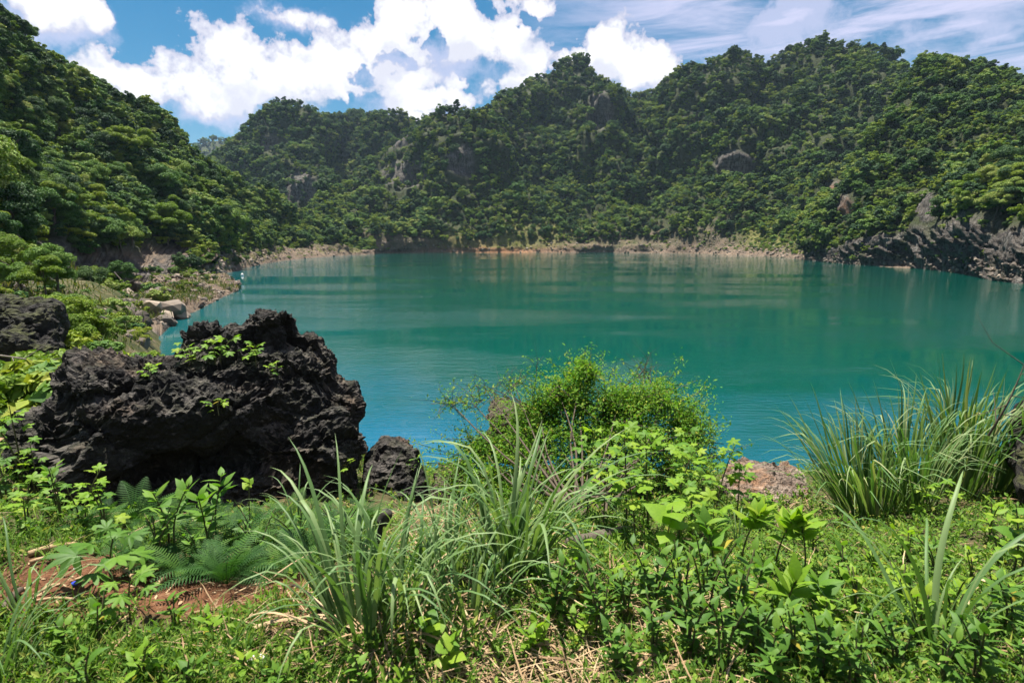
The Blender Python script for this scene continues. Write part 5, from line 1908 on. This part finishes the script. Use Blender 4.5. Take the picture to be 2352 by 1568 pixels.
# ---- ground cover, low grass, straw
def build_cover():
    rg = np.random.default_rng(88)
    n = 64000
    th = rg.uniform(-R(80), R(80), n)
    r = 1.0 * 12.5 ** rg.random(n)
    r = r * np.where(np.abs(th) > R(70), 1 + 0.6 * rg.random(n), 1)
    x, y = r * np.sin(th), r * np.cos(th)
    z = gz(x, y)
    p = np.stack([x, y, z], 1)
    px, py, fw = pix(p)
    nz = fbm(np.stack([x, y, 0 * x], 1) * 1.1, 3)
    bare = np.exp(-(((px - 330 + 60 * nz) / 420) ** 4)) * np.exp(-(((py - 1348 + 30 * nz) / 70) ** 4))
    bare = np.maximum(bare, 0.75 * np.exp(-((px - 1230 + 60 * nz) / 330) ** 2 - ((py - 1570) / 60) ** 2))
    bare = np.maximum(bare, 0.7 * np.exp(-((px - 800 + 60 * nz) / 150) ** 2 - ((py - 1450) / 50) ** 2))
    bare = np.maximum(bare, 0.8 * np.exp(-((px - 1000 + 60 * nz) / 160) ** 2 - ((py - 1200) / 60) ** 2))
    boul = np.exp(-(((px - 480) / 400) ** 6)) * (r > 5.2)
    keep = (rg.random(n) > bare * 1.15) & (rg.random(n) > 0.85 * boul) & (nz > -0.55) & (shore_dist(x, y) > 3)
    p, r, nz, px, py = p[keep], r[keep], nz[keep], px[keep], py[keep]
    n = len(p)
    # sprig: a few small leaves round a stalk
    tl = np.array([[0, 0, 0], [.5, -.24, .10], [1, 0, .02], [.5, .24, .10]])
    def sprig(seed, k, h, up):
        g = np.random.default_rng(seed)
        Vs, Fs = [], []
        for i in range(k):
            e = np.array([[g.normal() * .25, -up + g.normal() * .25, i * 2.4 + g.normal() * .3]])
            A = np.einsum('nij,vj->nvi', euler_np(e), tl)[0] * g.uniform(.7, 1.2) + np.array([0, 0, h * (i + 1) / k])
            Vs.append(A)
            Fs.append(np.array([[0, 1, 2, 3]]) + 4 * i)
        return np.concatenate(Vs), np.concatenate(Fs)
    lst = []
    kinds = [sprig(1, 6, 1.2, .2), sprig(2, 8, 2.0, .4), sprig(3, 5, .7, .1), sprig(4, 10, 2.6, .5)]
    ki = rg.integers(0, 4, n)
    left = px < 760
    for k in range(4):
        m_ = (ki == k) & ~(left & (rg.random(n) < .45))
        c = m_.sum()
        eul = np.stack([rg.normal(size=c) * .2, rg.normal(size=c) * .2, rg.uniform(0, 6.28, c)], 1)
        s = (0.020 + 0.026 * rg.random(c) ** 2) * np.clip(0.75 + r[m_] * 0.09, .8, 1.4)
        lst.append(scatter(kinds[k], p[m_], eul, s))
    V, Fs = merge(lst)
    tag(obj('ground_cover', mesh_np('ground_cover', V, Fs, [M['cover']])), 'low green weeds covering the bank', 'ground cover', kind='stuff')
    # fine grass
    m_ = (rg.random(n) < np.where(left, .62, .22))
    pp = np.repeat(p[m_], 5, 0)
    c = len(pp)
    pp = pp + np.stack([rg.normal(size=c) * .02, rg.normal(size=c) * .02, 0 * np.ones(c)], 1)
    bl = blade(0.35, 1.3, 1.4, 0.03, 0, 4)
    eul = np.stack([rg.normal(size=c) * .3, rg.normal(size=c) * .35, rg.uniform(0, 6.28, c)], 1)
    V, Fs = scatter(bl, pp, eul, rg.uniform(.05, .15, c))
    tag(obj('low_grass', mesh_np('low_grass', V, Fs, [M['cover']])), 'thin low grass on the bank', 'grass', kind='stuff')
    # dead straw lying about
    n2 = 3600
    cen = np.array([G(a, b_)[:2] for a, b_ in ((900, 1480), (960, 1530), (1080, 1500), (1230, 1560), (1340, 1560), (1500, 1560), (700, 1480), (1350, 1420), (860, 1540), (1000, 1250), (1000, 1190), (1560, 1400), (1830, 1180), (1450, 1350))])
    pick = rg.integers(0, len(cen), n2)
    xy = cen[pick] + rg.normal(size=(n2, 2)) * 0.26
    spread = rg.random(n2) < .25
    a = rg.uniform(-R(48), R(48), n2)
    rr = 1.3 * 5 ** rg.random(n2)
    xy = np.where(spread[:, None], np.stack([rr * np.sin(a), rr * np.cos(a)], 1), xy)
    zz = gz(xy[:, 0], xy[:, 1]) + rg.uniform(0.004, 0.05, n2)
    st = blade(1.45, 0.35, 1.5, 0.012, 0, 5)
    eul = np.stack([rg.normal(size=n2) * .3, rg.normal(size=n2) * .12, rg.uniform(0, 6.28, n2)], 1)
    V, Fs = scatter(st, np.concatenate([xy, zz[:, None]], 1), eul, rg.uniform(.08, .34, n2))
    tag(obj('straw_litter', mesh_np('straw_litter', V, Fs, [M['straw']])), 'dead straw and leaf litter on the bank', 'straw', kind='stuff')


build_cover()


def build_bank_plants():
    rg = np.random.default_rng(99)
    for k, (px, py, s, var, lab) in enumerate([
        (165, 752, 2.6, 6, 'bright green shrub in the hollow of the left bank, largest'), (205, 765, 2.0, 6, 'bright green shrub lower in the left bank hollow'), (150, 780, 1.8, 6, 'bright green shrub beside the dark outcrop'),
        (228, 722, 1.6, 5, 'dark shrub at the back of the left bank hollow'), (285, 720, 1.5, 5, 'small shrub between stones of the left bank'), (110, 850, 1.0, 6, 'yellowish shrub behind the boulder shelf'),
        (60, 860, 1.1, 5, 'brownish shrub under the grey branch'), (15, 870, 1.0, 6, 'shrub at the left edge under the grey branch'), (100, 1010, .55, 6, 'leafy shrub left of the boulder'), (30, 985, .6, 5, 'dim leafy shrub at the left edge'),
        (120, 905, .7, 6, 'small shrub in the gap left of the boulder'), (255, 700, 1.8, 5, 'low shrub by the fallen trunk'), (265, 752, 1.7, 5, 'dull green shrub above the boulder shelf'), (310, 742, 1.3, 6, 'small shrub at the end of the left bank'), (240, 775, 1.5, 5, 'low shrub touching the boulder shelf'), (120, 745, 1.6, 5, 'dark shrub right of the outcrop')]):
        c = G(px, py) if py > 735 else hill_at(px, py, ['left_hill'])
        root = obj('shrub', None, loc=c - np.array([0, 0, .1 * s]), rot=(0, 0, k * 1.3), scale=s)
        tag(root, lab, 'shrub', 'shrubs on the left bank')
        tag(obj('foliage', NEAR[var][0], root), kind='stuff')
        obj('trunk', NEAR[var][1], root, scale=(1, 1, .5))
    # tufts of dry and green grass
    P_ = []
    n = 2600
    th = rg.uniform(-R(52), -R(14), n)
    r = 8 * 8 ** rg.random(n)
    x, y = r * np.sin(th), r * np.cos(th)
    ok = (shore_dist(x, y) > 1.0)
    P_.append(np.stack([x, y, gz(x, y)], 1)[ok])
    for nme, m_ in (('left_hill', 4200), ('stony_point', 420)):
        pos, v = sample_hill(nme, m_, 1.15, 3.0, rg, lambda c, v: np.exp(-np.hypot(c[..., 0], c[..., 1]) / 90))
        g = fbm(pos / 5 + 3, 3)
        P_.append(pos[(g > -0.05)])
    p = np.concatenate(P_)
    d = np.linalg.norm(p, axis=1)
    p = np.repeat(p, 7, 0)
    d = np.repeat(d, 7)
    c = len(p)
    p = p + rg.normal(size=(c, 3)) * np.array([.1, .1, 0]) * np.clip(d / 20, .3, 3)[:, None]
    bl = blade(0.2, 1.1, 1.4, 0.05, 0, 3)
    eul = np.stack([rg.normal(size=c) * .35, rg.normal(size=c) * .35, rg.uniform(0, 6.28, c)], 1)
    V, Fs = scatter(bl, p, eul, rg.uniform(.12, .36, c) * np.clip(d / 18, .7, 3.5))
    tag(obj('bank_grass', mesh_np('bank_grass', V, Fs, [M['dry_grass']])), 'half dry grass on the left bank and stony slope', 'grass', kind='stuff')


M['dry_grass'] = leafmat('half_dry_grass', [(0.0, (0.04, 0.08, 0.018)), (0.6, (0.09, 0.125, 0.03)), (1.0, (0.20, 0.16, 0.06))], trans=0.3, objw=0.0)
build_bank_plants()


def build_clods():
    rg = np.random.default_rng(31)
    n = 1500
    px, py = rg.uniform(-20, 740, n), 1275 + 150 * rg.random(n)
    V0, F0 = np.array([v.co[:] for v in STONES[5].vertices]), np.array([list(p.vertices) for p in STONES[5].polygons])
    pos = np.array([G(a, b_) for a, b_ in zip(px[:700], py[:700])])
    m_ = len(pos)
    eul = rg.uniform(0, 6.28, (m_, 3))
    V, Fs = scatter((V0, F0), pos, eul, .003 + .011 * rg.random(m_) ** 3)
    tag(obj('soil_clods', mesh_np('soil_clods', V, Fs, [M['clod']])), 'small clods and crumbs on the red earth', 'soil', kind='stuff')
    tm = (np.array([[-1, 0, -.1], [0, -.4, .12], [1, 0, -.05], [0, .4, .1]]), np.array([[0, 1, 2, 3]]))
    pos = np.array([G(a, b_, .006) for a, b_ in zip(px[700:1000], py[700:1000])])
    m_ = len(pos)
    eul = np.stack([rg.normal(size=m_) * .3, rg.normal(size=m_) * .3, rg.uniform(0, 6.28, m_)], 1)
    V, Fs = scatter(tm, pos, eul, rg.uniform(.006, .022, m_))
    tag(obj('dead_leaves', mesh_np('dead_leaves', V, Fs, [M['straw']])), 'small dead leaves scattered on the red earth', 'leaf litter', kind='stuff')


M['clod'] = simplemat('red_clods', [(0.3, (0.07, 0.030, 0.016)), (0.7, (0.20, 0.10, 0.055))], 9, 0.95, isl=0.6)
build_clods()


# ---- stalks, sticks, log, stake, scraps
def lying(name, a, b_, rad, mat, label, cat, group=None, lift=0.02, bow=0.02, sides=6, flat=1.0):
    p0, p1 = G(*a), G(*b_)
    p0[2] += lift
    p1[2] += lift
    ctr = (p0 + p1) / 2
    t = np.linspace(0, 1, 8)[:, None]
    path = (p0 * (1 - t) + p1 * t) - ctr
    path[:, 2] += bow * np.sin(np.pi * t[:, 0])
    rv = rad * (1 + 0.08 * np.sin(np.arange(8) * 2.3)) * np.linspace(1.05, .85, 8)
    V, Fq = tube(path, rv, sides)
    caps = np.array([list(range(sides))[::-1], list(range(len(V) - sides, len(V)))])
    if flat != 1.0:
        V[:, 2] = path.repeat(sides, 0)[:, 2] + (V[:, 2] - path.repeat(sides, 0)[:, 2]) * flat
    return tag(obj(name, mesh_np(name, V, [Fq, caps], [mat], sides > 5), loc=ctr), label, cat, group)


sg = 'dry sticks on the red earth'
lying('bamboo_stick', (68, 1283), (192, 1258), .018, M['bamboo'], 'pale bamboo piece at the left under the boulder', 'stick', sg)
lying('bamboo_stick', (70, 1300), (190, 1283), .012, M['bamboo'], 'thinner bamboo piece below the first one', 'stick', sg)
lying('dry_stick', (355, 1360), (415, 1320), .014, M['bamboo'], 'pale split stick pointing into the ferns', 'stick', sg)
lying('dry_stick', (432, 1350), (560, 1340), .009, M['twig'], 'long flat brown stick below the ferns', 'stick', sg)
lying('dry_stick', (285, 1320), (312, 1345), .014, M['bamboo'], 'short broken pale stick beside the lobed seedling', 'stick', sg)
lying('dry_stick', (60, 1395), (190, 1388), .009, M['bamboo'], 'straight thin pole on the red earth, left', 'stick', sg)
lying('dry_stick', (0, 1425), (50, 1365), .02, M['twig'], 'thick dark pole at the left edge', 'stick', sg)
lying('dry_stick', (540, 1375), (635, 1345), .005, M['straw'], 'forked pale twig on the red earth', 'stick', sg)
lying('dry_stick', (100, 1370), (142, 1355), .010, M['bamboo'], 'small pale chip on the red earth', 'stick', sg)
lying('log', (1310, 1262), (1445, 1228), .05, M['bark'], 'rotten brown log lying under the saplings', 'log', None, .03, .01, 10)
lying('bamboo_stick', (30, 972), (128, 968), .012, M['pale_twig'], 'thin pale pole beside the boulder at the left edge', 'stick', None, .2)
st_ = [((1220, 1530), (1390, 1570), 'broad dead leaf sheath in the straw, left of centre bottom'), ((1400, 1575), (1560, 1510), 'pale straw crossing the dark gap'), ((1540, 1450), (1560, 1560), 'straw standing across two others'), ((1380, 1540), (1610, 1520), 'long straw lying level at the bottom'),
       ((1500, 1580), (1620, 1540), 'straw under the herb leaves'), ((1290, 1370), (1440, 1345), 'straw bundle piece below the log'), ((940, 1590), (935, 1440), 'dead blade hanging down from the middle grass'), ((1010, 1480), (1050, 1560), 'dead blade bent to the right under the grass'),
       ((720, 1430), (870, 1500), 'pale straw under the foremost grass'), ((660, 1440), (830, 1440), 'straw lying left of the foremost grass'), ((500, 1440), (520, 1590), 'thin dry stem among the weeds on the left'), ((560, 1470), (700, 1440), 'thin dry stem between grass and weeds'),
       ((1490, 1400), (1640, 1350), 'straw before the saplings'), ((1180, 1500), (1330, 1520), 'straw in the lit weeds'), ((1440, 1590), (1540, 1470), 'slanting straw near the bottom'), ((250, 1500), (390, 1470), 'fallen stem beside the hollow')]
for k, (a, b_, lab) in enumerate(st_):
    lying('dry_stalk', a, b_, .006 + .003 * (k % 3), M['straw'], lab, 'dry stalk', 'dead stalks lying on the bank', .03, .03, 5, .5)

# dark stake with a cap among the grass
sp_ = G(875, 1275)
root = obj('stake', None, loc=sp_)
tag(root, 'dark stake with an olive cap standing in the middle grass', 'stake')
M['dark_post'] = simplemat('dark_wood', [(0.3, (0.012, 0.011, 0.014)), (0.7, (0.04, 0.03, 0.03))], 14, .8)
M['cap'] = simplemat('olive_cap', [(0.3, (0.018, 0.017, 0.012)), (0.7, (0.04, 0.036, 0.024))], 30, .7)
me, _ = stem_mesh([(-.03, 0, -.05), (-.012, 0, .1), (.012, 0, .26)], .022, .018, M['dark_post'], 8, 'post')
obj('post', me, root)
prof = [(0.0, .075), (.030, .074), (.042, .06), (.044, .02), (.05, .0), (.058, -.012), (.03, -.016)]
ang = np.linspace(0, 2 * np.pi, 20, endpoint=False)
V = np.array([[rr * math.cos(t), rr * math.sin(t), zz] for t in ang for rr, zz in prof])
obj('cap', mesh_np('cap', V, grid_faces(20, len(prof), True), [M['cap']], True), root, loc=(.035, 0, .27), rot=(0.1, .35, 0))
p_ = G(735, 1430)
root = obj('stump', None, loc=p_)
tag(root, 'short burnt stump on the red earth beside the grass', 'stump')
me, _ = stem_mesh([(0, 0, -.03), (.002, 0, .05), (-.004, 0, .12)], .014, .010, M['dark_post'], 7, 'burnt_stem')
obj('burnt_stem', me, root)

# white crumpled scrap, blue cap, water sticks, float
V = ICO2[0] * np.array([.045, .03, .022])
V = V + 0.012 * np.stack([fbm(V * 40 + k * 9, 2) for k in range(3)], 1)
q = G(590, 1525)
tag(obj('plastic_scrap', mesh_np('plastic_scrap', V, ICO2[1], [M['white']]), loc=q + np.array([0, 0, .02])), 'crumpled white scrap lying among the low weeds', 'litter')
for k, (px, py, lab) in enumerate([(178, 1312, 'white pebble on the red earth by the bamboo'), (182, 1330, 'tan chip of wood on the red earth'), (415, 1392, 'pale wood chip in the middle of the red earth')]):
    V = stone_mesh(700 + k, M['white'] if k == 0 else M['bamboo'])
    tag(obj('chip', V, loc=G(px, py, .008), rot=(0, 0, k), scale=(.028, .018, .012)), lab, 'chip')
M['blue'] = simplemat('blue_plastic', [(0.3, (0.02, 0.04, 0.4)), (0.7, (0.03, 0.06, 0.5))], 5, .4)
prof = [(0.0, .012), (.013, .012), (.015, .009), (.015, 0)]
V = np.array([[rr * math.cos(t), rr * math.sin(t), zz] for t in np.linspace(0, 6.283, 12, endpoint=False) for rr, zz in prof])
tag(obj('bottle_cap', mesh_np('bottle_cap', V, grid_faces(12, 4, True), [M['blue']]), loc=G(172, 1345, .004)), 'small blue bottle cap on the red earth', 'bottle cap')

c = P(1632, 952, 30)
me, _ = stem_mesh([(0, 0, -1.2), (.05, 0, .3), (-.02, 0, .75)], .04, .02, M['dark_post'], 6, 'stick')
c = P(1630, 975, r_shore(975))
tag(obj('dead_stick', me, loc=(c[0], c[1], 0)), 'dead stick poking out of the lake right of the bush', 'stick')
c = P(556, 626, r_shore(626))
V, Fq = tube(np.array([[0, 0, -.3], [0, 0, .05], [0, 0, .3], [0, 0, .55], [0, 0, .62]]), [.3, .36, .32, .2, .05], 8)
tag(obj('float', mesh_np('float', V, Fq, [M['white']], True), loc=(c[0], c[1], 0)), 'small white float on the water by the left shore', 'float')
# bare branches
def bare_branch(px, py, r, label, size, seed, lean):
    rg = np.random.default_rng(seed)
    base = P(px, py, r)
    parts = []
    tip = np.array([lean[0], lean[1], lean[2]]) * size
    main = np.stack([np.zeros(3), tip * .5 + rg.normal(size=3) * .05 * size, tip])
    pm = crom(main, np.linspace(0, 2, 10))
    root = obj('bare_branch', None, loc=base)
    tag(root, label, 'branch')
    V, Fq = tube(pm, np.linspace(.012, .003, 10) * size, 5)
    obj('limb', mesh_np('limb', V, Fq, [M['pale_twig'] if px < 300 else M['twig']], True), root)
    for k in range(7):
        s = pm[2 + k % 8]
        d = tip * .3 + rg.normal(size=3) * .28 * size
        V, Fq = tube(np.stack([s, s + d * .5 + rg.normal(size=3) * .03 * size, s + d]), np.array([.005, .003, .001]) * size, 4)
        obj('twig', mesh_np('twig', V, Fq, [M['pale_twig'] if px < 300 else M['twig']], True), root)


bare_branch(1270, 960, 6.6, 'bare brown branch arching left out of the bush', 1.0, 1, (-.75, 0, .32))
bare_branch(1225, 905, 6.6, 'bare upright twig above the mossy rock', .5, 2, (.1, 0, .9))
bare_branch(1430, 890, 6.8, 'thin bare twig rising right of the bush top', .6, 3, (.5, 0, .65))
bare_branch(-10, 815, 17, 'fallen grey branch at the left edge below the hill', 2.2, 4, (.9, .1, -.35))
bare_branch(2270, 1000, 5.5, 'thin bare stalk above the tall grass at the right', .8, 5, (.25, 0, .75))
bare_branch(262, 625, 84, 'fallen grey trunk lying down the stony left slope', 7.0, 6, (.8, -.3, -.75))

# ------------------------------------------------------------------ air
def build_haze():
    x0, x1, y0, y1, z0, z1 = -2400, 2400, -200, 2600, -7.5, 420
    x0, x1, y0, y1 = -4100, 4100, -4100, 4100
    V = np.array([[x, y, z] for x in (x0, x1) for y in (y0, y1) for z in (z0, z1)], float)
    Fq = np.array([[0, 1, 3, 2], [4, 6, 7, 5], [0, 4, 5, 1], [2, 3, 7, 6], [0, 2, 6, 4], [1, 5, 7, 3]])
    m, b = newmat('haze')
    out = b.new('ShaderNodeOutputMaterial')
    v = b.new('ShaderNodeVolumePrincipled')
    v.inputs['Color'].default_value = (0.55, 0.75, 1.0, 1)
    v.inputs['Density'].default_value = HAZE
    v.inputs['Anisotropy'].default_value = 0.2
    b.l.new(v.outputs[0], out.inputs['Volume'])
    tag(obj('haze', mesh_np('haze', V, Fq, [m])), 'thin blue haze over the lake and hills', 'haze', kind='stuff')


HAZE = 0.00006
if HAZE > 0:
    build_haze()
